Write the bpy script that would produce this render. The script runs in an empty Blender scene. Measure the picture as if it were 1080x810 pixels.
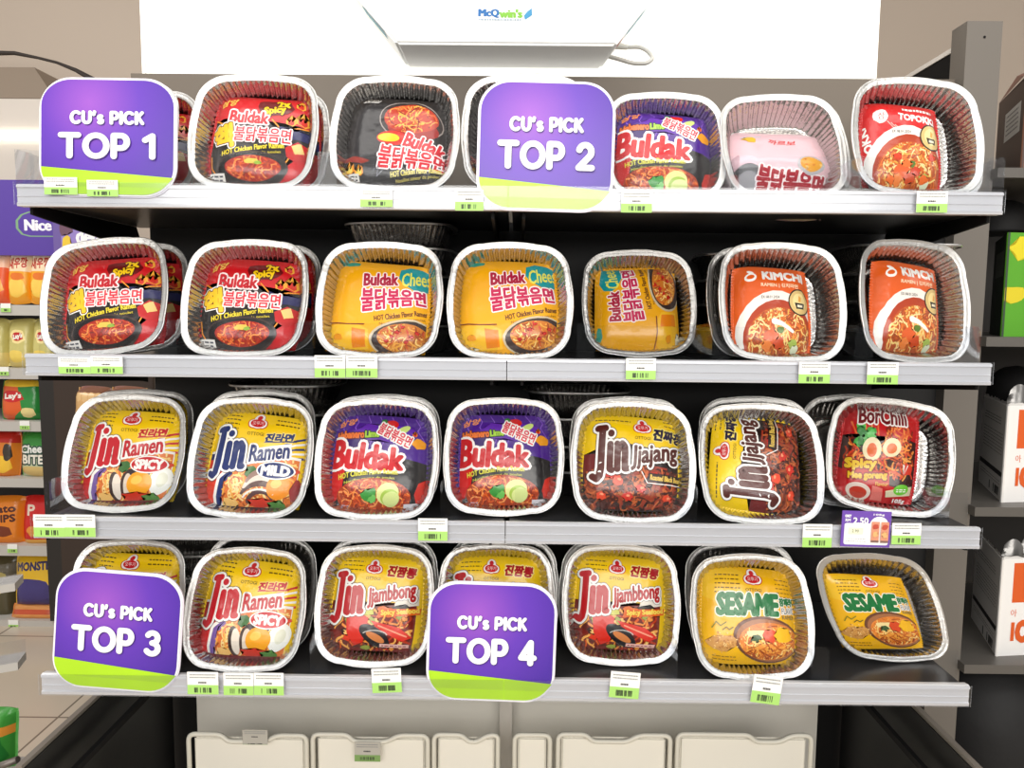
import bpy, bmesh, math, random
from math import sin, cos, pi, radians as R
from mathutils import Vector, Matrix, noise

rnd = random.Random(7)
SC = bpy.context.scene
COL = SC.collection
SC.view_settings.view_transform = 'Standard'
SC.view_settings.look = 'None'
SC.cycles.use_denoising = True
SC.cycles.max_bounces = 7
SC.cycles.transparent_max_bounces = 14
SC.cycles.caustics_reflective = False
SC.cycles.caustics_refractive = False

# ---------------------------------------------------------------- camera
FPX = 811.0
EYE = 1.30
CAM = Vector((0.0145, -1.0156, EYE))
pit, yaw_, rol = 0.09455, -0.00666, 0.00958
_f = Vector((sin(yaw_) * cos(pit), cos(yaw_) * cos(pit), -sin(pit)))
_r0 = Vector((cos(yaw_), -sin(yaw_), 0))
_u0 = _r0.cross(_f)
C_R = _r0 * cos(rol) + _u0 * sin(rol)
C_U = -_r0 * sin(rol) + _u0 * cos(rol)
C_F = _f
cam_data = bpy.data.cameras.new('camera')
cam = bpy.data.objects.new('camera', cam_data)
COL.objects.link(cam)
cam_data.sensor_width = 36
cam_data.lens = 36 * FPX / 1080
cam_data.clip_start = 0.02
m = Matrix((C_R, C_U, -C_F)).transposed().to_4x4()
m.translation = CAM
cam.matrix_world = m
SC.camera = cam

def at(px, py, Y):
    """the place on the vertical plane y=Y that the photo shows at px,py"""
    d = C_F + C_R * ((px - 540) / FPX) + C_U * ((405 - py) / FPX)
    return CAM + d * ((Y - CAM.y) / d.y)

def at_z(px, py, Z):
    d = C_F + C_R * ((px - 540) / FPX) + C_U * ((405 - py) / FPX)
    return CAM + d * ((Z - CAM.z) / d.z)

# ---------------------------------------------------------------- materials
def lin(c):
    out = []
    for v in c[:3]:
        v = v / 255.0
        out.append(v / 12.92 if v <= 0.04045 else ((v + 0.055) / 1.055) ** 2.4)
    return (out[0], out[1], out[2], 1.0)

MATS = {}
def mat(name, rgb, rough=0.45, metal=0.0, bump=0.0, bscale=60.0, vary=0.0, vscale=8.0, coat=0.0, emit=0.0, spec=0.5, detail=3.0):
    if name in MATS:
        return MATS[name]
    mt = bpy.data.materials.new(name)
    mt.use_nodes = True
    nt = mt.node_tree
    b = nt.nodes['Principled BSDF']
    b.inputs['Base Color'].default_value = lin(rgb)
    b.inputs['Roughness'].default_value = rough
    b.inputs['Metallic'].default_value = metal
    b.inputs['Specular IOR Level'].default_value = spec
    b.inputs['Coat Weight'].default_value = coat
    b.inputs['Coat Roughness'].default_value = 0.12
    if emit:
        b.inputs['Emission Color'].default_value = lin(rgb)
        b.inputs['Emission Strength'].default_value = emit
    tc = nt.nodes.new('ShaderNodeTexCoord')
    if bump:
        n = nt.nodes.new('ShaderNodeTexNoise')
        n.inputs['Scale'].default_value = bscale
        n.inputs['Detail'].default_value = detail
        nt.links.new(tc.outputs['Object'], n.inputs['Vector'])
        bp = nt.nodes.new('ShaderNodeBump')
        bp.inputs['Strength'].default_value = bump
        bp.inputs['Distance'].default_value = 0.003
        nt.links.new(n.outputs['Fac'], bp.inputs['Height'])
        nt.links.new(bp.outputs['Normal'], b.inputs['Normal'])
        if coat:
            nt.links.new(bp.outputs['Normal'], b.inputs['Coat Normal'])
    if vary:
        n2 = nt.nodes.new('ShaderNodeTexNoise')
        n2.inputs['Scale'].default_value = vscale
        n2.inputs['Detail'].default_value = 4
        nt.links.new(tc.outputs['Object'], n2.inputs['Vector'])
        mx = nt.nodes.new('ShaderNodeMix')
        mx.data_type = 'RGBA'
        c = lin(rgb)
        mx.inputs[6].default_value = tuple(max(0, v * (1 - vary)) for v in c[:3]) + (1,)
        mx.inputs[7].default_value = tuple(min(1, v * (1 + vary)) for v in c[:3]) + (1,)
        nt.links.new(n2.outputs['Fac'], mx.inputs[0])
        nt.links.new(mx.outputs[2], b.inputs['Base Color'])
    MATS[name] = mt
    return mt

def P(rgb):
    """printed plastic film of a colour: glossy, crinkled"""
    return mat('printed film %02x%02x%02x' % tuple(rgb), rgb, rough=0.30, bump=0.5, bscale=42, coat=0.22, detail=2.5)

def F(rgb):
    """flat printed card or paper"""
    return mat('printed card %02x%02x%02x' % tuple(rgb), rgb, rough=0.5, bump=0.03, bscale=300)

def clear(name, tint=(255, 255, 255), base=0.03, edge=0.35, rough=0.04):
    if name in MATS:
        return MATS[name]
    mt = bpy.data.materials.new(name)
    mt.use_nodes = True
    nt = mt.node_tree
    nt.nodes.remove(nt.nodes['Principled BSDF'])
    out = nt.nodes['Material Output']
    tr = nt.nodes.new('ShaderNodeBsdfTransparent'); tr.inputs[0].default_value = lin(tint)
    gl = nt.nodes.new('ShaderNodeBsdfGlossy'); gl.inputs['Roughness'].default_value = rough
    gl.inputs[0].default_value = (1, 1, 1, 1)
    lw = nt.nodes.new('ShaderNodeLayerWeight'); lw.inputs[0].default_value = 0.25
    mr = nt.nodes.new('ShaderNodeMapRange')
    mr.inputs['To Min'].default_value = base; mr.inputs['To Max'].default_value = edge
    nt.links.new(lw.outputs['Fresnel'], mr.inputs['Value'])
    mx = nt.nodes.new('ShaderNodeMixShader')
    nt.links.new(mr.outputs['Result'], mx.inputs[0])
    nt.links.new(tr.outputs[0], mx.inputs[1]); nt.links.new(gl.outputs[0], mx.inputs[2])
    nt.links.new(mx.outputs[0], out.inputs[0])
    MATS[name] = mt
    return mt

# ---------------------------------------------------------------- objects
def link(name, me, mats, parent=None, mw=None):
    o = bpy.data.objects.new(name, me)
    COL.objects.link(o)
    if mats is not None and len(me.materials) == 0:
        for q in (mats if isinstance(mats, (list, tuple)) else [mats]):
            me.materials.append(q)
    if parent is not None:
        o.parent = parent
    elif mw is not None:
        o.matrix_world = mw
    return o

def obj(name, bm, mats, parent=None, mw=None, smooth=False):
    me = bpy.data.meshes.new(name)
    bm.normal_update()
    bm.to_mesh(me)
    bm.free()
    if smooth:
        me.shade_smooth()
    return link(name, me, mats, parent, mw)

def empty(name, mw=None):
    o = bpy.data.objects.new(name, None)
    COL.objects.link(o)
    o.empty_display_size = 0.02
    if mw is not None:
        o.matrix_world = mw
    return o

def tag(o, label, cat, group=None, kind=None):
    o['label'] = label
    if cat: o['category'] = cat
    if group: o['group'] = group
    if kind: o['kind'] = kind
    return o

def structure(o):
    o['kind'] = 'structure'
    return o

def box(bm, x0, x1, y0, y1, z0, z1, mi=0, bev=0.0):
    v = [bm.verts.new(p) for p in ((x0, y0, z0), (x1, y0, z0), (x1, y1, z0), (x0, y1, z0), (x0, y0, z1), (x1, y0, z1), (x1, y1, z1), (x0, y1, z1))]
    fs = [bm.faces.new([v[i] for i in q]) for q in ((3, 2, 1, 0), (4, 5, 6, 7), (0, 1, 5, 4), (1, 2, 6, 5), (2, 3, 7, 6), (3, 0, 4, 7))]
    for f in fs: f.material_index = mi
    if bev:
        es = list({e for f in fs for e in f.edges})
        bmesh.ops.bevel(bm, geom=es, offset=bev, segments=2, affect='EDGES', clamp_overlap=True)

def boxobj(name, x0, x1, y0, y1, z0, z1, m_, parent=None, bev=0.0, mw=None):
    bm = bmesh.new(); box(bm, x0, x1, y0, y1, z0, z1, 0, bev)
    return obj(name, bm, m_, parent, mw)

def prism_x(bm, prof, x0, x1, mi=0):
    """profile of (y,z) points swept along x"""
    a = [bm.verts.new((x0, y, z)) for y, z in prof]
    b = [bm.verts.new((x1, y, z)) for y, z in prof]
    n = len(prof)
    for i in range(n):
        bm.faces.new((a[i], a[(i + 1) % n], b[(i + 1) % n], b[i])).material_index = mi
    bm.faces.new(a[::-1]).material_index = mi; bm.faces.new(b).material_index = mi

def prism_y(bm, prof, y0, y1, mi=0):
    """profile of (x,z) points swept along y"""
    a = [bm.verts.new((x, y0, z)) for x, z in prof]
    b = [bm.verts.new((x, y1, z)) for x, z in prof]
    n = len(prof)
    for i in range(n):
        bm.faces.new((a[i], a[(i + 1) % n], b[(i + 1) % n], b[i])).material_index = mi
    bm.faces.new(a[::-1]).material_index = mi; bm.faces.new(b).material_index = mi
    bmesh.ops.recalc_face_normals(bm, faces=bm.faces[:])

def rrect(w, h, r, n=8, cx=0, cy=0):
    pts = []
    for (sx, sy, a0) in ((1, 1, 0), (-1, 1, 90), (-1, -1, 180), (1, -1, 270)):
        for k in range(n + 1):
            a = R(a0 + 90.0 * k / n)
            pts.append((cx + sx * (w / 2 - r) + r * cos(a), cy + sy * (h / 2 - r) + r * sin(a)))
    return pts

def tube(bm, pts, rad, seg=8, mi=0, closed=False):
    pts = [Vector(p) for p in pts]
    n = len(pts)
    rings = []
    prev = None
    for i, p in enumerate(pts):
        if closed:
            d = pts[(i + 1) % n] - pts[i - 1]
        else:
            d = pts[min(i + 1, n - 1)] - pts[max(i - 1, 0)]
        d.normalize()
        if prev is None:
            a = d.orthogonal().normalized()
        else:
            a = (prev - d * prev.dot(d)).normalized()
        prev = a
        b = d.cross(a)
        rr = rad[i] if isinstance(rad, (list, tuple)) else rad
        rings.append([bm.verts.new(p + a * rr * cos(2 * pi * k / seg) + b * rr * sin(2 * pi * k / seg)) for k in range(seg)])
    m_ = n if closed else n - 1
    for i in range(m_):
        A, B = rings[i], rings[(i + 1) % n]
        for k in range(seg):
            f = bm.faces.new((A[k], A[(k + 1) % seg], B[(k + 1) % seg], B[k])); f.material_index = mi; f.smooth = True
    if not closed:
        bm.faces.new(rings[0][::-1]).material_index = mi; bm.faces.new(rings[-1]).material_index = mi

def fillet(pts, r, n=5):
    """round the corners of a 3d polyline"""
    pts = [Vector(p) for p in pts]
    out = [pts[0]]
    for i in range(1, len(pts) - 1):
        a = (pts[i - 1] - pts[i]); b = (pts[i + 1] - pts[i])
        q = min(r, a.length * .49, b.length * .49)
        s = pts[i] + a.normalized() * q; e = pts[i] + b.normalized() * q
        for k in range(n + 1):
            t = k / n
            out.append((1 - t) ** 2 * s + 2 * t * (1 - t) * pts[i] + t * t * e)
    out.append(pts[-1])
    return out
# ---------------------------------------------------------------- printed artwork (flat shapes laid on a surface)
_TXT = {}
def text_mesh(body, shear=0.0, space=1.0):
    """outlines of a word: (tris, boundary edges, bbox) in font units"""
    k = (body, shear, space)
    if k in _TXT: return _TXT[k]
    cu = bpy.data.curves.new('word', 'FONT')
    cu.body = body; cu.resolution_u = 2; cu.shear = shear; cu.space_character = space
    o = bpy.data.objects.new('word', cu)
    COL.objects.link(o)
    bpy.context.view_layer.update()
    me = o.to_mesh()
    vs = [(v.co.x, v.co.y) for v in me.vertices]
    polys = [tuple(p.vertices) for p in me.polygons]
    cnt = {}
    for p in polys:
        for i in range(len(p)):
            e = tuple(sorted((p[i], p[(i + 1) % len(p)])))
            cnt[e] = cnt.get(e, 0) + 1
    be = [e for e, c in cnt.items() if c == 1]
    o.to_mesh_clear()
    bpy.data.objects.remove(o); bpy.data.curves.remove(cu)
    if not vs: vs = [(0, 0), (1, 1)]
    bb = (min(v[0] for v in vs), min(v[1] for v in vs), max(v[0] for v in vs), max(v[1] for v in vs))
    _TXT[k] = (vs, polys, be, bb)
    return _TXT[k]

def arc(cx, cy, rx, ry, a0, a1, n=14):
    return [(cx + rx * cos(R(a0 + (a1 - a0) * k / n)), cy + ry * sin(R(a0 + (a1 - a0) * k / n))) for k in range(n + 1)]

# round-ended lettering, drawn stroke by stroke: glyph -> (width, strokes)
GL = {
 'T': (.86, [[(0, 1), (.86, 1)], [(.43, 1), (.43, 0)]]),
 'O': (1.06, [arc(.53, .5, .53, .5, 0, 360, 30)]),
 'P': (.66, [[(0, 0), (0, 1), (.36, 1)] + arc(.36, .70, .30, .30, 90, -90, 12) + [(.36, .40), (0, .40)]]),
 '1': (.36, [[(0, .80), (.36, 1), (.36, 0)]]),
 '2': (.66, [arc(.33, .70, .33, .30, 165, -30, 14) + [(.52, .46), (0, 0), (.70, 0)]]),
 '3': (.66, [arc(.30, .76, .30, .24, 150, -90, 14) + arc(.30, .26, .34, .26, 90, -150, 14)]),
 '4': (.74, [[(.54, 0), (.54, 1), (0, .26), (.74, .26)]]),
 'C': (.88, [arc(.5, .5, .5, .5, 48, 312, 22)]),
 'U': (.76, [[(0, 1), (0, .38)] + arc(.38, .38, .38, .38, 180, 360, 14) + [(.76, 1)]]),
 "'": (.10, [[(.08, 1.02), (.0, .78)]]),
 's': (.46, [arc(.24, .50, .21, .16, 45, 270, 10) + arc(.24, .17, .22, .17, 90, -140, 10)]),
 'I': (.0, [[(0, 0), (0, 1)]]),
 'K': (.68, [[(0, 0), (0, 1)], [(.62, 1), (.06, .46)], [(.20, .58), (.68, 0)]]),
 ' ': (.18, []),
 'J': (.52, [[(.18, 1), (.54, 1)], [(.40, 1), (.40, .05), (.34, -.14), (.20, -.22), (.02, -.16)]]),
 'i': (.12, [[(.06, .60), (.06, 0), (.14, -.02)], [(.07, .86), (.075, .87)]]),
 'n': (.52, [[(.04, .60), (.06, .58), (.06, 0)], [(.06, .40), (.16, .54), (.30, .60), (.42, .52), (.44, .40), (.44, 0), (.54, 0)]]),
}

class Art:
    def __init__(s, aspect=1.0):
        s.layers = []           # (material, [list of points]) in unit square
        s.asp = aspect          # width / height, so that circles stay round
        s.rn = random.Random(11)
    def polys(s, m_, lst, same=False):
        s.layers.append((m_, lst, same)); return s
    def poly(s, pts, m_): return s.polys(m_, [pts])
    def ell(s, cx, cy, rx, ry, m_, rot=0, n=26):
        c, q = cos(R(rot)), sin(R(rot))
        return s.poly([(cx + rx * cos(t) * c - ry * sin(t) * q, cy + rx * cos(t) * q + ry * sin(t) * c) for t in (2 * pi * k / n for k in range(n))], m_)
    def rect(s, x0, y0, x1, y1, m_): return s.poly([(x0, y0), (x1, y0), (x1, y1), (x0, y1)], m_)
    def blob(s, cx, cy, rx, ry, m_, rough=.25, n=14, seed=None):
        g = random.Random(seed) if seed is not None else s.rn
        ph = [g.uniform(-1, 1) for _ in range(n)]
        return s.poly([(cx + rx * cos(2 * pi * k / n) * (1 + rough * ph[k]), cy + ry * sin(2 * pi * k / n) * (1 + rough * ph[k])) for k in range(n)], m_)
    @staticmethod
    def ribbon(pts, w, caps=True, n=8):
        out = []
        ws = w if isinstance(w, (list, tuple)) else [w] * len(pts)
        for i in range(len(pts) - 1):
            (x0, y0), (x1, y1) = pts[i], pts[i + 1]
            l = math.hypot(x1 - x0, y1 - y0)
            if l < 1e-7: continue
            nx, ny = -(y1 - y0) / l, (x1 - x0) / l
            a, b = ws[i] / 2, ws[i + 1] / 2
            out.append([(x0 + nx * a, y0 + ny * a), (x0 - nx * a, y0 - ny * a), (x1 - nx * b, y1 - ny * b), (x1 + nx * b, y1 + ny * b)])
        if caps:
            for i, (x, y) in enumerate(pts):
                out.append([(x + ws[i] / 2 * cos(2 * pi * k / n), y + ws[i] / 2 * sin(2 * pi * k / n)) for k in range(n)])
        return out
    def stroke(s, pts, w, m_, caps=True): return s.polys(m_, s.ribbon(pts, w, caps))
    def text(s, body, cx, cy, w, h, m_, rot=0, bold=0.0, outs=(), shear=0.0, grad=None, arch=0.0):
        """word fitted in a w x h box round cx,cy; outs: [(material, width), ...] outlines, widest first"""
        vs, polys, be, bb = text_mesh(body, shear)
        sx, sy = w / max(bb[2] - bb[0], 1e-6), h / max(bb[3] - bb[1], 1e-6)
        mx, my = (bb[0] + bb[2]) / 2, (bb[1] + bb[3]) / 2
        c, q = cos(R(rot)), sin(R(rot))
        def T(p):
            x, y = (p[0] - mx) * sx, (p[1] - my) * sy
            if arch: y += arch * (1 - (2 * x / w) ** 2)
            if grad: y *= 1 + grad * (x / w)
            return (cx + x * c - y * q, cy + x * q + y * c)
        pv = [T(p) for p in vs]
        fill = [[pv[i] for i in p] for p in polys]
        def edge(width):
            o = []
            for a, b in be: o += s.ribbon([pv[a], pv[b]], width, False)
            for i in {j for e in be for j in e}:
                x, y = pv[i]
                o.append([(x + width / 2 * cos(pi * k / 3), y + width / 2 * sin(pi * k / 3)) for k in range(6)])
            return o
        for om, ow in outs: s.polys(om, edge(ow) + fill)
        s.polys(m_, fill + (edge(bold) if bold else []))
        return s
    def glyphs(s, body, cx, cy, w, h, m_, wt=.2, outs=(), shear=0, rot=0, gap=.16, dy=0):
        """round-ended lettering; wt = stroke weight over cap height"""
        x = 0; st = []
        for ch in body:
            gw, ss = GL[ch]
            for q_ in ss: st.append([(x + px + shear * py, py) for px, py in q_])
            x += gw + wt + gap
        tot = x - gap - wt
        k = h / (1 + wt); kx = (w - wt * k) / tot
        c, q = cos(R(rot)), sin(R(rot))
        def T(p):
            X, Y = (p[0] - tot / 2) * kx, (p[1] - .5) * k
            return (cx + X * c - Y * q, cy + X * q + Y * c)
        st = [[T(p) for p in q_] for q_ in st]
        def rib(width):
            o = []
            for q_ in st: o += s.ribbon(q_, width, True, 12)
            return o
        for om, ow in outs: s.polys(om, rib(wt * k + ow))
        s.polys(m_, rib(wt * k))
        return s
    def strands(s, inside, box_, n, mats, w=.012, ln=.12, curl=1.0, seed=3):
        g = random.Random(seed)
        groups = {i: [] for i in range(len(mats))}
        x0, y0, x1, y1 = box_
        for k in range(n):
            for _ in range(20):
                x, y = g.uniform(x0, x1), g.uniform(y0, y1)
                if inside(x, y): break
            else: continue
            a = g.uniform(0, 2 * pi); pts = [(x, y)]
            da = g.uniform(-1, 1) * curl
            for j in range(9):
                a += da * .5 + g.uniform(-.3, .3) * curl
                if j == 4: da = -da
                x += cos(a) * ln / 8; y += sin(a) * ln / 8
                if not inside(x, y): break
                pts.append((x, y))
            if len(pts) > 2: groups[g.randrange(len(mats))] += s.ribbon(pts, w * g.uniform(.7, 1.2), False)
            if k % 12 == 11:
                for i, mm in enumerate(mats):
                    if groups[i]: s.polys(mm, groups[i], i > 0 or k % 48 != 47)
                groups = {i: [] for i in range(len(mats))}
        for i, mm in enumerate(mats):
            if groups[i]: s.polys(mm, groups[i], i > 0)
        return s
    def lines(s, x0, y0, x1, n, dy, m_, w=.006, rot=0, seed=1):
        """unreadable small print: rows of short dashes"""
        g = random.Random(seed); out = []
        for k in range(n):
            x = x0
            while x < x1:
                l = g.uniform(.02, .05)
                yy = y0 - k * dy + rot * (x - x0)
                out.append([(x, yy), (min(x + l, x1), yy + rot * l), (min(x + l, x1), yy + w + rot * l), (x, yy + w)])
                x += l + .012
        return s.polys(m_, out)
    def barcode(s, x0, y0, x1, y1, m_, n=14, seed=1):
        g = random.Random(seed); out = []; dx = (x1 - x0) / n
        for k in range(n):
            if g.random() < .68:
                out.append([(x0 + k * dx, y0), (x0 + (k + g.uniform(.45, .95)) * dx, y0), (x0 + (k + .8) * dx, y1), (x0 + k * dx, y1)])
        return s.polys(m_, out)

def cut_grid(bm, n, diag=True):
    for k in range(1, n):
        for co, no in (((k / n, 0, 0), (1, 0, 0)), ((0, k / n, 0), (0, 1, 0))):
            bmesh.ops.bisect_plane(bm, geom=bm.verts[:] + bm.edges[:] + bm.faces[:], dist=1e-6, plane_co=co, plane_no=no)
    if diag:
        for k in range(-n + 1, n):
            bmesh.ops.bisect_plane(bm, geom=bm.verts[:] + bm.edges[:] + bm.faces[:], dist=1e-6, plane_co=(k / n, 0, 0), plane_no=(1, -1, 0))

def art_bmesh(art, clip=True, stag=8):
    """the flat artwork as a bmesh in the unit square; z holds the layer number"""
    mats = []; bm = bmesh.new(); li = -1; ix = 0
    for m_, lst, same in art.layers:
        if not same or li < 0: li += 1
        if m_ not in mats: mats.append(m_)
        mi = mats.index(m_)
        for kk, pts in enumerate(lst):
            ar = sum(pts[i - 1][0] * pts[i][1] - pts[i][0] * pts[i - 1][1] for i in range(len(pts)))
            if abs(ar) < 1e-10: continue
            if ar < 0: pts = pts[::-1]
            try:
                f = bm.faces.new([bm.verts.new((x, y, li + 1 + .8 * ((ix % stag) / stag if stag else kk / len(lst)))) for x, y in pts])
            except ValueError:
                continue
            f.material_index = mi; ix += 1
    big = [f for f in bm.faces if len(f.verts) > 4]
    bmesh.ops.triangulate(bm, faces=big, ngon_method='EAR_CLIP')
    if clip:
        for co, no in (((0, 0, 0), (-1, 0, 0)), ((1, 0, 0), (1, 0, 0)), ((0, 0, 0), (0, -1, 0)), ((0, 1, 0), (0, 1, 0))):
            bmesh.ops.bisect_plane(bm, geom=bm.verts[:] + bm.edges[:] + bm.faces[:], dist=1e-7, plane_co=co, plane_no=no, clear_outer=True)
    return bm, mats

def flat_art(name, art, w, h, parent=None, mw=None, lift=0.00012, eps=0.00016, axis='xz', base=None, thick=0.001, corner=0.0, one=None):
    """a card w x h (lower left at the origin, facing -y) with the artwork on its face, one mesh"""
    bm, mats = art_bmesh(art, True, 0)
    for v in bm.verts:
        v.co = Vector((v.co.x * w, -(lift + v.co.z * eps), v.co.y * h))
    if base is not None:
        if base not in mats: mats.append(base)
        bi = mats.index(base)
        out = rrect(w, h, corner, 8, w / 2, h / 2) if corner else [(0, 0), (w, 0), (w, h), (0, h)]
        prism = []
        a = [bm.verts.new((x, 0, z)) for x, z in out]; b = [bm.verts.new((x, thick, z)) for x, z in out]
        n = len(out)
        fs = [bm.faces.new(a), bm.faces.new(b[::-1])]
        for i in range(n): fs.append(bm.faces.new((a[i], b[i], b[(i + 1) % n], a[(i + 1) % n])))
        for f in fs: f.material_index = bi
    return obj(name, bm, mats, parent, mw)
# ---------------------------------------------------------------- noodle packets
W_, RED, BLK, YEL = (250, 248, 244), (204, 18, 30), (22, 18, 20), (250, 205, 20)
NOOD = [P((226, 96, 36)), P((246, 150, 70)), P((190, 58, 24)), P((130, 34, 16))]
NOOY = [P((240, 170, 70)), P((252, 214, 130)), P((206, 108, 36)), P((160, 70, 26))]
NOOB = [P((110, 42, 22)), P((156, 72, 34)), P((70, 24, 16))]

def inell(cx, cy, rx, ry): return lambda x, y: ((x - cx) / rx) ** 2 + ((y - cy) / ry) ** 2 < 1 and 0.01 < x < .99 and 0.01 < y < .99

def noodle_bowl(a, cx, cy, rx, ry, mats, n=60, seed=3, base=(150, 40, 20), w=.013):
    a.ell(cx, cy, rx, ry, P(base))
    a.strands(inell(cx, cy, rx * .98, ry * .98), (cx - rx, cy - ry, cx + rx, cy + ry), n, mats, w=w, ln=.16, seed=seed)

def logo(a, x, y, r, word=None):
    for rr, c in ((1.0, (200, 20, 30)), (.84, W_)):
        a.ell(x, y + r * .45, r * .58 * rr ** .5, r * .58 * rr ** .5, P(c)); a.ell(x - r * .45, y - r * .1, r * .6 * rr, r * .52 * rr, P(c)); a.ell(x + r * .45, y - r * .1, r * .6 * rr, r * .52 * rr, P(c))
        a.ell(x, y - r * .25, r * .6 * rr, r * .42 * rr, P(c))
    a.ell(x, y - .05 * r, r * .78, r * .42, P((206, 24, 34)))
    a.text('오뚜기', x, y - .05 * r, r * 1.1, r * .42, P(W_))
    a.ell(x, y + .55 * r, r * .26, r * .26, P((206, 24, 34)))
    if word: a.text(word, x, y - 1.15 * r, r * 1.7, r * .32, P((60, 40, 20)))

def flames(a, pts, c1, c2):
    for x, y, s in pts:
        p = [(x - .5 * s, y), (x - .55 * s, y + .5 * s), (x - .25 * s, y + .3 * s), (x, y + 1.1 * s), (x + .15 * s, y + .4 * s), (x + .45 * s, y + .75 * s), (x + .5 * s, y + .1 * s), (x + .2 * s, y - .2 * s)]
        a.poly(p, P(c1)); a.poly([(x + (q[0] - x) * .6, y + (q[1] - y) * .6) for q in p], P(c2))

def hot(a, cx, cy, w, rot, col, second=True, arch=0.0):
    a.text('HOT Chicken Flavor Ramen', cx, cy, w, .055, P(col), rot, bold=.004, arch=arch)
    if second: a.text('Nouilles saveur de poulet', cx + .02, cy - .065, w * .86, .036, P(col), rot, arch=arch)

def art_red():
    a = Art()
    a.poly([(0, .70), (.10, .62), (.24, .64), (.34, .70), (.58, .68), (.66, .60), (.80, .58), (1, .64), (1, .36), (.86, .38), (.80, .28), (.72, .16), (.58, .02), (.06, .02), (.02, .22), (0, .3)], P(BLK))
    for p in ([(0, .72), (.10, .645), (.24, .66), (.34, .72)], [(.62, .70), (.70, .62), (.82, .60), (1, .655)], [(.99, .35), (.86, .36), (.81, .26), (.73, .14)], [(.02, .30), (.05, .16), (.10, .10)]):
        a.stroke(p, .014, P((240, 150, 40)))
    flames(a, [(.82, .66, .10), (.93, .68, .13), (.90, .86, .09)], (245, 170, 50), (214, 40, 20))
    a.poly([(.70, .63), (.82, .58), (1, .60), (1, .50), (.84, .49), (.74, .52)], P((34, 36, 92)))
    a.poly([(.78, .40), (.90, .47), (1, .44), (1, .30), (.90, .24), (.80, .30)], P((190, 24, 26)))
    a.poly([(.84, .42), (.93, .46), (.96, .36), (.88, .33)], P((240, 200, 120)))
    a.text('삼양', .14, .885, .18, .085, P((250, 200, 90)), 6, bold=.006, shear=.2)
    a.blob(.67, .84, .19, .10, P((110, 10, 14)), .2, seed=4)
    a.text('2x', .72, .885, .13, .085, P(YEL), 8, bold=.014, outs=[(P((70, 10, 10)), .035)])
    a.text('Spicy', .64, .80, .22, .10, P(YEL), 8, bold=.012, outs=[(P((70, 10, 10)), .035)])
    a.text('Buldak', .38, .715, .40, .125, P((206, 30, 44)), -2, bold=.014, outs=[(P((255, 236, 236)), .05)])
    a.text('핵', .13, .50, .20, .25, P((250, 200, 40)), 12, bold=.026, outs=[(P(W_), .07), (P((90, 20, 10)), .045)])
    a.text('불닭볶음면', .54, .525, .58, .155, P((224, 40, 60)), -2, bold=.006, outs=[(P((255, 232, 232)), .034)])
    hot(a, .46, .365, .62, 10, (246, 222, 60), arch=.02)
    a.ell(.47, .165, .36, .185, P((60, 44, 40))); a.ell(.47, .165, .34, .165, P((24, 18, 18)))
    noodle_bowl(a, .48, .175, .28, .125, NOOD, 70, 5, (170, 34, 14))
    a.blob(.46, .235, .07, .03, P((240, 196, 80))); a.blob(.52, .22, .04, .02, P((150, 180, 60)))
    a.rect(.03, .02, .20, .11, P((240, 236, 230))); a.lines(.05, .075, .18, 2, .03, P((80, 80, 90)), .014)
    return a

def art_black():
    a = Art()
    a.blob(.30, .45, .30, .36, P((36, 33, 36)), .1, seed=2)
    a.text('삼양', .22, .93, .16, .06, P((226, 220, 210)), -6, shear=.2); a.stroke([(.14, .905), (.30, .895), (.32, .93)], .008, P(W_))
    a.ell(.66, .70, .33, .225, P((150, 140, 136)), -6); a.ell(.66, .70, .318, .212, P((40, 30, 30)), -6)
    a.ell(.68, .61, .26, .13, P((150, 24, 18)), -6)
    noodle_bowl(a, .66, .72, .28, .165, NOOD + [P((250, 176, 70))], 90, 8, (180, 50, 18))
    a.ell(.48, .50, .16, .075, P((206, 34, 22)), -4); a.ell(.44, .505, .11, .045, P((250, 200, 30)), -4)
    a.text('Buldak', .80, .43, .40, .15, P((204, 28, 44)), -18, bold=.016, outs=[(P((255, 240, 240)), .042)])
    a.text('불닭볶음면', .68, .275, .66, .20, P((214, 30, 48)), -7, bold=.012, outs=[(P((255, 240, 240)), .040)], grad=-.5)
    hot(a, .73, .145, .50, 6, (240, 222, 120))
    a.poly([(0, .26), (.20, .22), (.27, .255), (.12, .30), (0, .30)], P((150, 40, 24)))
    flames(a, [(.06, .14, .11), (.16, .12, .09)], (240, 150, 40), (250, 214, 90))
    a.rect(.01, .045, .16, .12, P((230, 226, 220))); a.lines(.03, .085, .14, 2, .026, P((60, 60, 60)), .012)
    a.lines(.02, .02, .34, 1, .02, P((200, 196, 190)), .008)
    a.stroke([(.30, .16), (.36, .20), (.34, .10), (.40, .16)], .008, P((120, 120, 130)))
    return a

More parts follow.
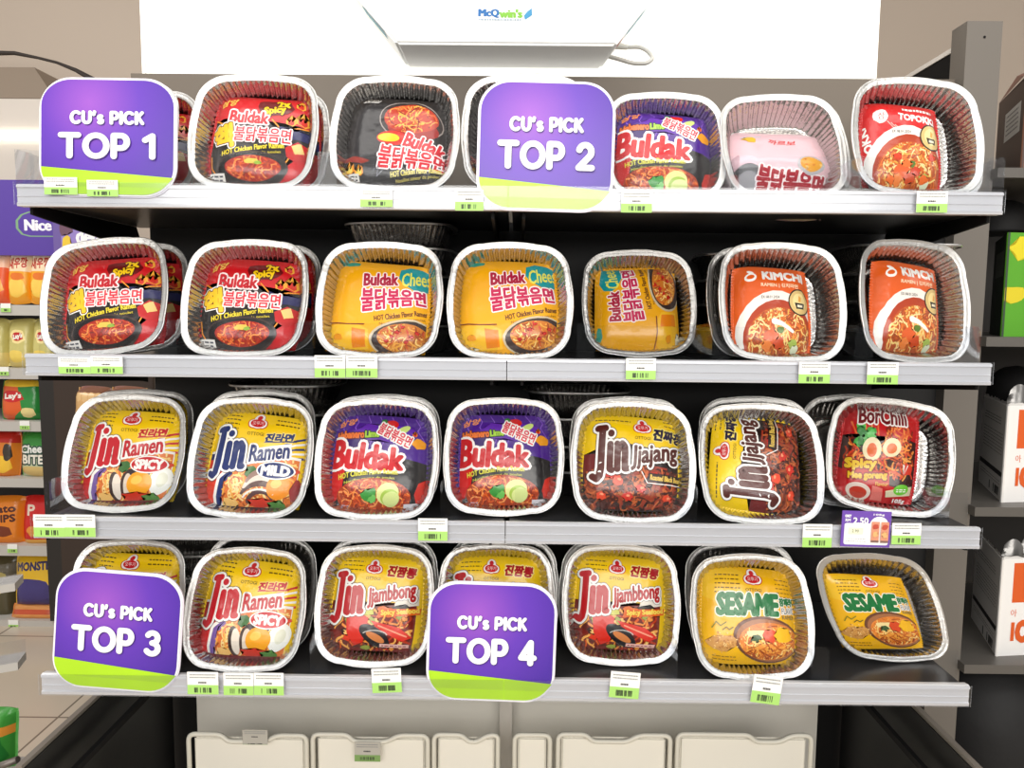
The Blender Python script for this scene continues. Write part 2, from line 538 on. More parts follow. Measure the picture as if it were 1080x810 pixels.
def art_purple():
    a = Art()
    a.rect(0, 0, 1, 1, P((74, 30, 140)))
    for k in range(7):
        x = .05 + k * .14
        a.stroke([(x, .98), (x + .05, .90), (x + .02, .84), (x + .09, .74), (x + .06, .66)], .007, P((150, 100, 220)))
    a.blob(.55, .80, .30, .10, P((98, 44, 170)), .3, seed=6); a.blob(.2, .68, .2, .07, P((52, 20, 106)), .3, seed=9)
    a.poly([(0, .42), (.25, .40), (.6, .46), (.80, .52), (1, .48), (1, 0), (0, 0)], P(BLK))
    a.poly([(0, .46), (.10, .38), (.16, .44), (.13, .20), (.04, .05), (0, .02)], P((206, 26, 26)))
    a.poly([(1, .30), (.93, .26), (.90, .14), (.94, .02), (1, 0)], P((206, 40, 24)))
    a.blob(.92, .70, .08, .055, P((244, 160, 30)), .2, seed=3); flames(a, [(.80, .66, .07), (.88, .78, .05)], (240, 130, 30), (206, 30, 30))
    a.text('삼양', .12, .90, .20, .07, P((244, 150, 90)), 4, bold=.006, shear=.2)
    a.text('Habanero', .17, .765, .30, .075, P((236, 120, 50)), 2, bold=.010, outs=[(P((90, 30, 40)), .028)])
    a.text('Lime', .41, .775, .15, .065, P((170, 214, 70)), 4, bold=.010, outs=[(P((30, 60, 30)), .028)])
    a.blob(.62, .88, .075, .055, P((216, 26, 26)), .2, seed=5); a.blob(.53, .92, .03, .03, P((50, 130, 50)), .3, seed=8)
    a.ell(.75, .83, .09, .035, P((206, 226, 130)), 30)
    a.text('불닭볶음면', .66, .775, .38, .13, P((220, 40, 70)), -24, bold=.006, outs=[(P(W_), .034)])
    a.text('Buldak', .38, .535, .76, .255, P((206, 24, 34)), -4, bold=.034, outs=[(P((252, 246, 244)), .088)], grad=-.35)
    hot(a, .40, .345, .62, 6, (226, 220, 70), arch=.03)
    noodle_bowl(a, .47, .10, .40, .215, NOOD + [P((250, 160, 90))], 130, 4, (170, 60, 26))
    a.blob(.42, .15, .075, .07, P((60, 150, 60)), .45, seed=12); a.blob(.45, .10, .05, .04, P((110, 190, 90)), .4, seed=13)
    a.ell(.62, .155, .12, .11, P((226, 232, 150)), 10); a.ell(.64, .12, .095, .08, P((170, 200, 80)), 10); a.ell(.66, .10, .09, .075, P((220, 232, 150)), 10)
    a.rect(.80, .01, .95, .05, P((226, 220, 226)))
    a.lines(.02, .03, .2, 2, .02, P((200, 190, 210)), .007)
    return a

def art_cheese():
    a = Art()
    a.rect(0, 0, 1, 1, P((243, 172, 14)))
    a.blob(.15, .95, .10, .03, P((40, 150, 130)), .2, seed=3)
    a.poly([(.70, .90), (.80, .95), (1, .93), (1, .70), (.86, .68), (.74, .74), (.69, .80)], P((20, 150, 156)))
    a.text('Cheese', .90, .825, .36, .15, P((238, 232, 90)), 14, shear=.35, bold=.006)
    a.text('Buldak', .50, .775, .36, .13, P((176, 20, 60)), 4, bold=.014, outs=[(P((255, 238, 238)), .038)])
    a.text('불닭볶음면', .65, .575, .66, .20, P((204, 26, 84)), 6, bold=.014, outs=[(P((255, 244, 244)), .040)], grad=-.55)
    hot(a, .74, .40, .54, 11, (96, 50, 20))
    a.ell(.78, .17, .34, .185, P((206, 190, 160)), 8); a.ell(.79, .165, .325, .170, P((60, 44, 40)), 8)
    noodle_bowl(a, .79, .165, .27, .145, NOOY + [P((206, 60, 30))], 80, 6, (204, 120, 40))
    for k in range(7): a.blob(.62 + .05 * k, .12 + .05 * ((k * 5) % 4), .022, .018, P((196, 34, 24)), .4, seed=20 + k)
    a.poly([(.02, .24), (.06, .27), (.34, .27), (.43, .22), (.44, .04), (.10, .03), (.02, .08)], P((250, 190, 40)))
    a.poly([(.26, .24), (.40, .22), (.41, .06), (.27, .05)], P((236, 132, 16)))
    a.blob(.12, .14, .05, .035, P((238, 150, 20)), .2, seed=7); a.blob(.10, .03, .08, .025, P((250, 240, 210)), .3, seed=8)
    a.stroke([(.0, .30), (.20, .275), (.38, .28)], .012, P((120, 40, 20)))
    return a

def art_pink():
    a = Art()
    a.rect(0, 0, 1, 1, P((240, 196, 204)))
    a.text('까르보', .55, .80, .26, .07, P((206, 60, 60)), -4, bold=.006, shear=.2)
    a.blob(.24, .83, .07, .045, P((240, 190, 60)), .3, seed=3); a.stroke([(.16, .86), (.36, .88)], .012, P((200, 200, 206)))
    a.poly([(.13, .02), (.30, .0), (.95, 0), (.96, .26), (.6, .24), (.3, .1)], P((232, 210, 170)))
    a.ell(.20, .30, .15, .17, P((50, 46, 50))); a.ell(.20, .28, .10, .11, P((150, 146, 150)))
    a.text('불닭볶음면', .62, .30, .66, .25, P((176, 24, 44)), -2, bold=.02, outs=[(P((255, 240, 240)), .05)], grad=-.4)
    a.ell(.80, .50, .14, .11, P((190, 186, 190))); noodle_bowl(a, .80, .51, .11, .085, NOOY, 24, 3, (230, 160, 40), w=.02)
    return a

def badge(a, x, y, r, ring=(30, 24, 20)):
    a.ell(x, y, r, r, P(ring)); a.ell(x, y, r * .90, r * .90, P((216, 186, 120))); a.ell(x, y + r * .05, r * .62, r * .62, P((240, 216, 150)))
    a.poly([(x - r * .48, y - r * .05), (x + r * .48, y - r * .05), (x + r * .34, y - r * .50), (x - r * .34, y - r * .50)], P((30, 24, 20)))
    a.rect(x - r * .24, y - r * .36, x + r * .24, y - r * .18, P((240, 230, 200)))
    a.poly([(x - r * .12, y + .05 * r), (x - r * .05, y + r * .5), (x + r * .15, y + r * .35), (x + r * .10, y + .05 * r)], P((226, 160, 60)))

def art_kimchi(main=(226, 92, 18), red=False):
    a = Art()
    a.rect(0, 0, 1, 1, P(main))
    if red:
        for k in range(4): a.stroke([(.28 + .05 * k, .74 - .02 * k), (.46 + .05 * k, .58)], .008, P((246, 200, 190)))
        a.blob(.20, .80, .10, .09, P((240, 226, 222)), .15, seed=4); a.text('삼', .20, .80, .09, .08, P(main))
        a.lines(.50, .885, .90, 1, .03, P(W_), .03, -.05)
        a.text('TOPOKKI', .68, .79, .50, .075, P(W_), -3, bold=.012)
        a.text('TOPOKKI', .065, .40, .60, .075, P(W_), 105, bold=.010)
    else:
        a.ell(.20, .845, .085, .050, P(W_), 10); a.ell(.20, .85, .055, .025, P(main), 10); a.ell(.20, .905, .05, .022, P(W_), -20)
        a.text('KIMCHI', .66, .875, .58, .095, P(W_), 0, bold=.018)
        a.text('RAMEN | 김치라면', .60, .76, .52, .055, P((250, 226, 190)), 0, bold=.003)
    a.ell(.56, .18, .56, .52, P((244, 238, 230))); a.ell(.58, .12, .50, .48, P((176, 60, 24)))
    noodle_bowl(a, .58, .10, .46, .42, NOOY + [P((250, 214, 150)), P((230, 120, 50))], 230, 9 if red else 5, (186, 80, 30), w=.016)
    for k, (x, y, r, c) in enumerate([(.46, .20, .10, (226, 96, 40)), (.56, .12, .08, (206, 74, 30)), (.40, .10, .07, (236, 130, 60)), (.58, .26, .045, (90, 120, 40)), (.74, .10, .06, (170, 190, 90)), (.78, .05, .05, (230, 234, 200))]):
        a.blob(x, y, r, r * .75, P(c), .3, seed=30 + k)
    if not red: a.stroke([(.50, .36), (.60, .33), (.74, .24)], [.07, .05, .035], P((246, 238, 226)))
    else:
        for k in range(6): a.blob(.30 + .11 * k, .10 + .08 * ((k * 3) % 4), .06, .04, P(((236, 110, 40), (206, 60, 24))[k % 2]), .3, seed=50 + k)
    a.text('EX 08.01.2024', .46, .625, .24, .030, P((60, 50, 46)))
    badge(a, .86, .58, .155)
    return a

def jin_word(a, fill, x, y, w, h, out=W_):
    a.glyphs('Jin', x, y, w, h, P(fill), wt=.165, outs=[(P((60, 30, 30)), .054), (P(out), .043)], shear=.20, rot=6, gap=.09)

def art_jin(spicy=True):
    a = Art(); c = (200, 20, 36) if spicy else (26, 44, 106)
    a.rect(0, 0, 1, 1, P((250, 206, 18)))
    a.poly([(0, .52), (.30, .52), (.30, 0), (0, 0)], P((206, 26, 30) if spicy else (222, 60, 36)))
    a.poly([(0, .56), (.20, .56), (.20, .53), (0, .53)], P(W_)); a.poly([(0, .535), (.20, .535), (.20, .47), (0, .47)], P(c if not spicy else (160, 16, 26)))
    a.lines(.08, .955, .26, 4, .045, P((70, 50, 20)), .012, -.1); a.lines(.66, .93, .92, 2, .05, P((90, 66, 20)), .014, 0, 4)
    logo(a, .46, .885, .105, 'OTTOGI')
    # striped swoosh
    for k in range(5): a.poly([(.62, .60 - .02 * k), (.98, .79 - .055 * k), (.98, .765 - .055 * k), (.62, .59 - .02 * k)], P((c, W_)[k % 2]))
    a.poly([(.10, 0), (.14, .30), (.30, .46), (.62, .56), (.96, .56), (.94, 0)], P((250, 244, 238)))
    a.poly([(.13, 0), (.17, .28), (.32, .43), (.40, .47), (.22, .30), (.17, 0)], P(c if not spicy else (120, 90, 160)))
    ins = lambda x, y: .20 < x < .95 and .02 < y < .54 and y < .16 + 1.5 * (x - .16)
    a.poly([(.20, .01), (.22, .24), (.36, .42), (.60, .53), (.95, .53), (.94, .01)], P((224, 120, 50)))
    a.strands(ins, (.2, .01, .95, .54), 190, NOOY + [P((250, 220, 150)), P((232, 120, 60))], w=.016, ln=.17, seed=6)
    a.blob(.84, .40, .10, .05, P((220, 70, 40)), .3, seed=2)
    a.blob(.48, .37, .055, .05, P((60, 110, 50)), .4, seed=5)
    a.blob(.62, .30, .13, .06, P((50, 36, 40)), .2, seed=6)
    if spicy:
        a.ell(.40, .17, .060, .15, P((60, 40, 34)), 10); a.ell(.425, .17, .048, .13, P((236, 222, 206)), 10)
        a.ell(.52, .18, .060, .14, P((70, 46, 36)), 6); a.ell(.54, .18, .050, .125, P((226, 208, 190)), 6)
        a.ell(.87, .23, .105, .15, P((244, 244, 236)), -12); a.ell(.88, .24, .05, .08, P((226, 226, 206)), -12)
        a.ell(.66, .20, .135, .125, P((246, 164, 24))); a.ell(.63, .235, .06, .045, P((252, 196, 80)), 20)
    else:
        for k in range(3): a.stroke(arc(.60, .10 + .06 * k, .20 - .02 * k, .16, 160, 40, 10), [.03 + .03 * sin(pi * j / 10) for j in range(11)], P(((96, 70, 66), (226, 212, 200), (150, 120, 110))[k]))
        a.stroke(arc(.62, .06, .14, .12, 170, 30, 10), .045, P((90, 60, 60))); a.stroke(arc(.60, .10, .17, .10, 170, 30, 10), .02, P((244, 236, 226)))
        a.ell(.79, .23, .125, .125, P((244, 146, 30))); a.ell(.76, .265, .055, .045, P((252, 190, 90)), 20)
        a.blob(.95, .20, .05, .12, P((150, 40, 40)), .2, seed=3)
    a.blob(.62, .07, .12, .045, P((206, 50, 30)), .35, seed=8); a.blob(.80, .05, .09, .045, P((80, 130, 60)), .4, seed=9); a.blob(.30, .05, .08, .05, P((240, 190, 110)), .3, seed=10)
    if spicy:
        a.rect(0, 0, 1, .035, P((110, 24, 30)))
    else: a.rect(0, 0, 1, .03, P((60, 26, 30)))
    a.poly([(.42, .44), (.86, .56), (.86, .70), (.43, .60)], P(W_))
    jin_word(a, c, .185, .60, .40, .46)
    a.text('Ramen', .635, .590, .42, .165, P(c), 10, bold=.012, outs=[(P(W_), .05)], shear=.3)
    a.text('진라면', .73, .745, .30, .085, P(c), 6, bold=.012, outs=[(P((252, 226, 120)), .03)], shear=.3); a.stroke([(.58, .685), (.90, .725)], .012, P(c))
    a.ell(.73, .40, .195, .095, P(W_)); a.ell(.73, .40, .180, .082, P(c))
    a.text('SPICY' if spicy else 'MILD', .73, .40, .28, .095, P(W_), 0, bold=.016)
    return a

def art_jjajang():
    a = Art(); c = (84, 30, 22)
    a.rect(0, 0, 1, 1, P((250, 208, 14)))
    a.poly([(0, .56), (.18, .58), (.34, .70), (.66, .66), (1, .60), (1, 0), (0, 0)], P((34, 20, 18)))
    a.poly([(0, .56), (.16, .56), (.12, .40), (0, .34)], P((110, 24, 24)))
    a.lines(.08, .92, .48, 1, .05, P((90, 70, 20)), .012); a.lines(.86, .96, .98, 4, .05, P((90, 70, 20)), .012, 0, 3)
    logo(a, .61, .87, .10, 'OTTOGI')
    a.text('진짜장', .90, .80, .34, .12, P((30, 20, 60)), -2, bold=.016, shear=.2, outs=[(P((252, 230, 120)), .04)])
    ins = lambda x, y: .01 < x < .99 and .01 < y < .48 - .15 * abs(x - .6)
    a.strands(ins, (0, 0, 1, .5), 260, NOOB + [P((196, 100, 50)), P((150, 50, 30))], w=.020, ln=.20, seed=3)
    for k, (x, y) in enumerate([(.28, .36), (.36, .30), (.60, .22), (.88, .12), (.72, .36), (.18, .14), (.46, .14)]):
        a.blob(x, y, .055, .045, P(((200, 40, 24), (224, 70, 40))[k % 2]), .3, seed=40 + k); a.blob(x + .01, y + .012, .02, .012, P((246, 150, 110)), .3, seed=60 + k)
    for k in range(9): a.blob(.08 + .1 * k, .08 + .09 * ((k * 7) % 4), .03, .022, P(((60, 20, 14), (176, 96, 50))[k % 2]), .4, seed=80 + k)
    jin_word(a, c, .245, .62, .42, .50)
    a.text('Jjajang', .735, .575, .52, .24, P(c), 9, bold=.016, outs=[(P((40, 20, 20)), .062), (P(W_), .054)], shear=.25)
    a.poly([(.64, .30), (.68, .39), (1, .37), (1, .28)], P((40, 20, 16))); a.text('Roasted Black Bean', .85, .335, .32, .055, P((232, 196, 90)), -4, bold=.004)
    a.stroke([(.60, .40), (.66, .285), (1, .265)], .008, P(W_))
    return a

def art_jjambbong():
    a = Art(); c = (190, 20, 30)
    a.rect(0, 0, 1, 1, P((250, 206, 20)))
    a.poly([(0, .50), (.3, .44), (.6, .48), (.95, .52), (.93, 0), (0, 0)], P((120, 28, 20)))
    a.poly([(.74, .60), (.97, .68), (.97, .50), (.7, .46)], P((244, 236, 224)))
    a.lines(.08, .92, .32, 3, .045, P((90, 70, 20)), .010)
    logo(a, .44, .865, .095, 'OTTOGI')
    a.text('진짬뽕', .76, .845, .32, .11, P((176, 24, 34)), -2, bold=.014, shear=.25, outs=[(P((252, 236, 150)), .035)])
    ins = lambda x, y: .01 < x < .92 and .01 < y < .46
    a.strands(ins, (0, 0, .92, .46), 130, NOOD + [P((250, 180, 90)), P((90, 30, 20))], w=.022, ln=.15, seed=12)
    for k in range(26):
        g = a.rn; a.blob(g.uniform(.05, .9), g.uniform(.03, .42), g.uniform(.02, .06), g.uniform(.02, .04), P([(226, 60, 34), (240, 150, 60), (60, 24, 20), (250, 200, 120), (160, 170, 70)][k % 5]), .4)
    a.poly([(.20, .34), (.34, .40), (.44, .34), (.40, .10), (.30, .06), (.22, .18)], P((220, 44, 30)))
    a.poly([(.46, .32), (.78, .26), (.92, .16), (.82, .12), (.56, .22)], P((226, 50, 34))); a.stroke([(.55, .27), (.86, .17)], .016, P((250, 160, 130)))
    a.ell(.52, .16, .19, .085, P((26, 22, 26)), -30); a.ell(.53, .15, .11, .035, P((214, 130, 70)), -24); a.stroke(arc(.52, .16, .14, .06, 150, 20, 8), .010, P((200, 196, 190)))
    a.blob(.80, .44, .11, .06, P((36, 28, 30)), .25, seed=9); a.blob(.62, .42, .10, .05, P((232, 120, 50)), .3, seed=10); a.blob(.42, .40, .07, .035, P((210, 210, 90)), .25, seed=11)
    a.poly([(.52, .355), (.98, .40), (.99, .47), (.56, .445)], P((232, 104, 24))); a.text('Spicy Seafood', .77, .42, .40, .07, P((255, 226, 90)), 6, bold=.008)
    a.rect(.58, .055, .90, .09, P((240, 190, 180))); a.lines(.60, .065, .88, 1, .02, P((140, 40, 40)), .010)
    jin_word(a, c, .165, .59, .38, .46)
    a.text('Jjambbong', .665, .595, .54, .20, P(c), 11, bold=.012, outs=[(P((70, 30, 30)), .056), (P(W_), .048)], shear=.25)
    return a

def art_sesame():
    a = Art(); c = (20, 122, 62)
    a.rect(0, 0, 1, 1, P((246, 186, 16)))
    a.blob(.25, .8, .3, .2, P((248, 198, 40)), .1, seed=4)
    a.lines(.12, .90, .40, 5, .045, P((110, 76, 16)), .012); a.lines(.80, .88, .97, 5, .045, P((140, 96, 20)), .010, 0, 6)
    logo(a, .55, .88, .105, 'OTTOGI')
    a.text('SESAME', .48, .61, .66, .215, P(c), 1, bold=.034, outs=[(P((250, 246, 226)), .060)], shear=.08)
    a.text('참깨라면', .93, .655, .20, .08, P(c), 2, bold=.010, outs=[(P(W_), .024)]); a.text('FLAVOR', .95, .56, .20, .065, P((60, 60, 60)), 2, outs=[(P(W_), .02)]); a.text('RAMEN', .93, .49, .16, .04, P((90, 90, 90)))
    a.ell(.68, .255, .37, .235, P((110, 66, 44)), -8); a.ell(.69, .25, .345, .212, P((170, 110, 70)), -8)
    noodle_bowl(a, .70, .24, .325, .190, NOOY + [P((252, 216, 130)), P((238, 140, 60))], 130, 7, (226, 130, 50))
    a.blob(.68, .15, .22, .06, P((236, 150, 60)), .2, seed=3); a.blob(.60, .31, .12, .05, P((250, 226, 160)), .3, seed=4)
    a.blob(.56, .26, .05, .035, P((60, 90, 50)), .4, seed=5); a.blob(.70, .30, .07, .07, P((222, 74, 30)), .3, seed=6); a.blob(.84, .30, .10, .09, P((250, 190, 30)), .25, seed=7)
    a.strands(inell(.70, .16, .3, .10), (.4, .06, 1, .26), 50, NOOY, w=.014, ln=.15, seed=9)
    g = random.Random(5)
    a.blob(.20, .215, .15, .085, P((206, 150, 80)), .25, seed=12)
    for k in range(60): a.ell(.20 + g.gauss(0, .07), .22 + g.gauss(0, .04), .011, .006, P([(240, 206, 140), (176, 110, 50), (226, 170, 90)][k % 3]), g.uniform(0, 180), 6)
    a.stroke([(.10, .36), (.14, .42), (.18, .38), (.24, .42)], .010, P((110, 120, 30))); a.stroke([(.20, .34), (.24, .37), (.27, .345), (.31, .37)], .010, P((90, 90, 30)))
    a.lines(.08, .08, .34, 2, .03, P((140, 96, 20)), .008, 0, 8)
    return a

def art_goreng():
    a = Art()
    a.rect(0, 0, 1, 1, P((200, 22, 28)))
    for k in range(5): a.stroke([(.08 + .09 * k, .80), (.20 + .07 * k, .62), (.22 + .1 * k, .50)], .020, P(((240, 110, 50), (246, 170, 90))[k % 2]))
    a.poly([(0, .66), (.10, .60), (.3, .56), (.6, .66), (1, .70), (1, .18), (.8, .16), (.1, .26), (0, .3)], P((60, 30, 24)))
    ins = lambda x, y: .04 < x < .98 and .24 < y < .64
    a.strands(ins, (.04, .24, .98, .66), 120, NOOD + [P((250, 170, 80)), P((226, 70, 40))], w=.022, ln=.18, seed=12)
    a.strands(lambda x, y: .55 < x < .95 and .5 < y < .86, (.55, .5, .95, .86), 50, NOOD + [P((250, 150, 60))], w=.020, ln=.2, seed=14)
    for k in range(9): a.blob(.22 + .05 * (k % 4), .60 + .035 * (k % 5), .06, .05, P(((60, 170, 60), (90, 200, 90), (40, 130, 50))[k % 3]), .4, seed=30 + k)
    a.ell(.40, .53, .125, .125, P((250, 236, 190))); a.ell(.40, .52, .065, .075, P((240, 110, 40)))
    a.ell(.66, .58, .125, .10, P((250, 236, 190)), 20); a.ell(.66, .57, .07, .055, P((240, 120, 50)), 20)
    a.text('BorChili', .50, .90, .66, .175, P((120, 14, 22)), 5, bold=.014, outs=[(P((252, 244, 240)), .050)])
    a.poly([(.05, .36), (.66, .30), (.68, .14), (.06, .22)], P((206, 40, 24)))
    a.text('Spicy', .28, .355, .40, .12, P((250, 206, 50)), 6, bold=.022, outs=[(P((150, 20, 20)), .05)])
    a.text('Mee goreng', .38, .245, .50, .080, P((250, 206, 50)), 6, bold=.014, outs=[(P((150, 20, 20)), .04)]); a.text('Flavour', .58, .185, .16, .04, P((250, 220, 90)), 4)
    a.ell(.28, .085, .17, .085, P((240, 220, 206))); a.ell(.28, .075, .12, .055, P((200, 60, 40)))
    a.poly([(.46, .16), (.60, .14), (.62, .02), (.46, .02)], P((230, 120, 110))); a.poly([(.64, .12), (.98, .20), (.98, .10), (.66, .06)], P((226, 216, 180)))
    a.ell(.84, .15, .10, .055, P((110, 200, 50)), 10); a.lines(.78, .14, .90, 2, .02, P(W_), .010, .1)
    for k in range(4): a.poly([(.82 + .03 * k, .42 + .03 * (k % 2)), (.90 + .02 * k, .40), (.94, .33), (.84, .30)], P(((250, 236, 226), (220, 60, 40))[k % 2]))
    a.rect(.74, 0, .95, .06, P((180, 16, 24))); a.text('105g', .85, .032, .16, .045, P(W_), bold=.006)
    return a

DESIGN = {
 'red': (art_red, (205, 22, 30)), 'black': (art_black, (24, 20, 22)), 'purple': (art_purple, (74, 30, 140)),
 'cheese': (art_cheese, (243, 172, 14)), 'pink': (art_pink, (240, 196, 204)), 'redkimchi': (lambda: art_kimchi((206, 24, 26), True), (206, 24, 26)),
 'kimchi': (art_kimchi, (226, 92, 18)), 'spicy': (lambda: art_jin(True), (250, 206, 18)), 'mild': (lambda: art_jin(False), (250, 206, 18)),
 'jjajang': (art_jjajang, (250, 208, 14)), 'jjambbong': (art_jjambbong, (250, 206, 20)), 'sesame': (art_sesame, (246, 186, 16)), 'goreng': (art_goreng, (200, 22, 28)),
}
NG = 10
PACKS = {}
def pack_meshes(key, w=.124, h=.124, T=.016, wr=.0022, seed=0, bend=None, src=None):
    """body mesh (film with its print) and the two crimped seals, lying in xy, facing +z, centred"""
    k = (key, round(w, 4), round(h, 4), seed, bend)
    if k in PACKS: return PACKS[k]
    fn, rgb = (src or DESIGN)[key]
    art = fn()
    bm, mats = art_bmesh(art)
    bmat = P(rgb)
    if bmat not in mats: mats.append(bmat)
    bi = mats.index(bmat)
    N = NG
    # ground of the film: the same triangles as the print is cut to
    g0 = [[bm.verts.new((i / N, j / N, 0)) for i in range(N + 1)] for j in range(N + 1)]
    for j in range(N):
        for i in range(N):
            for q in ((g0[j][i], g0[j][i + 1], g0[j + 1][i + 1]), (g0[j][i], g0[j + 1][i + 1], g0[j + 1][i])):
                bm.faces.new(q).material_index = bi
    cut_grid(bm, N)
    def hh(u, v):
        s, t = abs(2 * u - 1), abs(2 * v - 1)
        z = T * max(0, (1 - s ** 4)) ** .55 * max(0, (1 - t ** 5)) ** .55
        e = min(1, 6 * min(u, 1 - u, v, 1 - v) + .15)
        p = Vector((u * 3.1 + seed * 7.3, v * 3.1 - seed * 3.1, seed))
        z += wr * e * (noise.noise(p) + .7 * noise.noise(p * 2.3) + (abs(noise.noise(p * 1.6)) - .3) * -1.4)
        return z
    def flat(u, v):
        s, t = 2 * u - 1, 2 * v - 1
        x = (u - .5) * w * (1 + .02 * sin(5 * v + seed)) * (1 - .055 * t ** 4); y = (v - .5) * h * (1 + .02 * sin(4 * u + 1 + seed)) * (1 - .055 * s ** 4)
        return x, y
    def node(i, j):
        u, v = i / N, j / N
        x, y = flat(u, v); z = hh(u, v)
        p = Vector((x, y, z))
        if bend:
            y0 = (bend[0] - .5) * h
            if y > y0:
                d = y - y0; p = Vector((x, y0 + d * cos(bend[1]) - z * sin(bend[1]) * .3, z - d * sin(bend[1]) + 0 * z))
            else:
                d = y0 - y; p = Vector((x, y0 - d * cos(bend[2]), z - d * sin(bend[2])))
        return p
    G = [[node(i, j) for i in range(N + 1)] for j in range(N + 1)]
    def surf(u, v):
        u = min(max(u, 0), 1); v = min(max(v, 0), 1)
        i = min(int(u * N), N - 1); j = min(int(v * N), N - 1); a, b = u * N - i, v * N - j
        if a >= b:
            p = G[j][i] * (1 - a) + G[j][i + 1] * (a - b) + G[j + 1][i + 1] * b
        else:
            p = G[j][i] * (1 - b) + G[j + 1][i] * (b - a) + G[j + 1][i + 1] * a
        return p
    GN = [[None] * (N + 1) for _ in range(N + 1)]
    for j in range(N + 1):
        for i in range(N + 1):
            du = G[j][min(i + 1, N)] - G[j][max(i - 1, 0)]; dv = G[min(j + 1, N)][i] - G[max(j - 1, 0)][i]
            GN[j][i] = du.cross(dv).normalized()
    def nrm(u, v):
        u = min(max(u, 0), 1); v = min(max(v, 0), 1)
        i = min(int(u * N), N - 1); j = min(int(v * N), N - 1); a, b = u * N - i, v * N - j
        return (GN[j][i] * (1 - a) * (1 - b) + GN[j][i + 1] * a * (1 - b) + GN[j + 1][i] * (1 - a) * b + GN[j + 1][i + 1] * a * b).normalized()
    norms = []
    bm.verts.ensure_lookup_table()
    for v in bm.verts:
        u_, v_, l = v.co.x, v.co.y, v.co.z
        n = nrm(u_, v_)
        v.co = surf(u_, v_) + n * (0.00003 * l if l > 0 else 0)
        norms.append(n)
    # back of the pouch
    nb = len(bm.verts)
    ring = [(i, 0) for i in range(N)] + [(N, j) for j in range(N)] + [(i, N) for i in range(N, 0, -1)] + [(0, j) for j in range(N, 0, -1)]
    top = [bm.verts.new(G[j][i]) for i, j in ring]
    bot = [bm.verts.new(Vector((G[j][i].x * .96, G[j][i].y * .96, G[j][i].z - .006))) for i, j in ring]
    for k_ in range(len(ring)):
        q = (k_ + 1) % len(ring)
        bm.faces.new((top[k_], bot[k_], bot[q], top[q])).material_index = bi
    if not bend: bm.faces.new(bot[::-1]).material_index = bi
    for t in top + bot: norms.append(Vector((t.co.x, t.co.y, 0)).normalized())
    me = bpy.data.meshes.new('noodle_packet')
    for f in bm.faces: f.smooth = True
    bm.to_mesh(me); bm.free()
    for q in mats: me.materials.append(q)
    me.normals_split_custom_set_from_vertices([tuple(n) for n in norms])
    # crimped seals at the two ends
    seals = []
    for s in (0, 1):
        b2 = bmesh.new(); rows = []
        nn = 60
        for r_ in range(3):
            row = []
            for i in range(nn + 1):
                v = i / nn
                p = surf(s, v)
                out = (-1 if s == 0 else 1) * .0022 * r_
                zz = (.0005 * (1 if i % 2 else -1) if r_ else 0)
                jag = (.0007 * (1 if (i // 1) % 2 else -1) if r_ == 2 else 0)
                row.append(b2.verts.new(p + Vector((out + jag, 0, zz - .0008 * r_))))
            rows.append(row)
        for r_ in range(2):
            for i in range(nn): b2.faces.new((rows[r_][i], rows[r_][i + 1], rows[r_ + 1][i + 1], rows[r_ + 1][i]))
        m2 = bpy.data.meshes.new('end_seal'); b2.to_mesh(m2); b2.free(); m2.materials.append(bmat); seals.append(m2)
    PACKS[k] = (me, seals)
    return PACKS[k]

def place_pack(name, key, mw, **kw):
    me, seals = pack_meshes(key, **kw)
    o = link(name, me, None, None, mw)
    for s in seals: link('end_seal', s, None, o)
    return o
# ---------------------------------------------------------------- foil trays
def foil(name, rough=.28, base=(236, 236, 234), fine=700, strength=.35):
    mt = mat(name, base, rough=rough, metal=1.0, bump=strength, bscale=fine, detail=2)
    return mt
FOIL_RIM = foil('crimped foil rim', .34, (226, 224, 221), 900, .25)
FOIL_BOWL = foil('pressed foil bowl', .24, (196, 193, 190), 160, .30)

SIDE_N, ARC_N = 42, 22
TS = .951
NR = 4 * (SIDE_N + ARC_N)
def tray_ring(a, r, z, flute, ridge, bow, sd, warp=1.0, SIDE_N=SIDE_N, ARC_N=ARC_N):
    pts = []
    idx = 0
    for q in range(4):
        for k in range(SIDE_N + ARC_N):
            if k < SIDE_N:
                t = -1 + 2 * k / SIDE_N
                x, y = a, t * (a - r)
                y += 0; x += bow * (1 - t * t)
                nx, ny = 1, 0
            else:
                an = (k - SIDE_N) / ARC_N * pi / 2
                x, y = a - r + r * cos(an), a - r + r * sin(an)
                nx, ny = cos(an), sin(an)
            c, s_ = (1, 0, -1, 0)[q], (0, 1, 0, -1)[q]
            X, Y = x * c - y * s_, x * s_ + y * c
            NX, NY = nx * c - ny * s_, nx * s_ + ny * c
            f = flute * cos(2 * pi * idx / 4.0)
            p = Vector((X * 9 + sd * 5, Y * 9, sd * 3.3))
            wob = noise.noise(p) * .0012 * warp
            dent = noise.noise(p * 3.1) * .0006 * warp
            X += NX * (f + wob + dent); Y += NY * (f + wob + dent)
            zz = z + (ridge * (1 if idx % 2 else -1)) * (.5 + 1.0 * ((idx * 7919 + int(sd * 31)) % 97) / 97) + noise.noise(p * .8 + Vector((9, 0, 0))) * .0016 * warp + (noise.noise(p * 7) * ridge * 1.2 if ridge else 0)
            pts.append((X * TS, Y * TS, zz)); idx += 1
    return pts

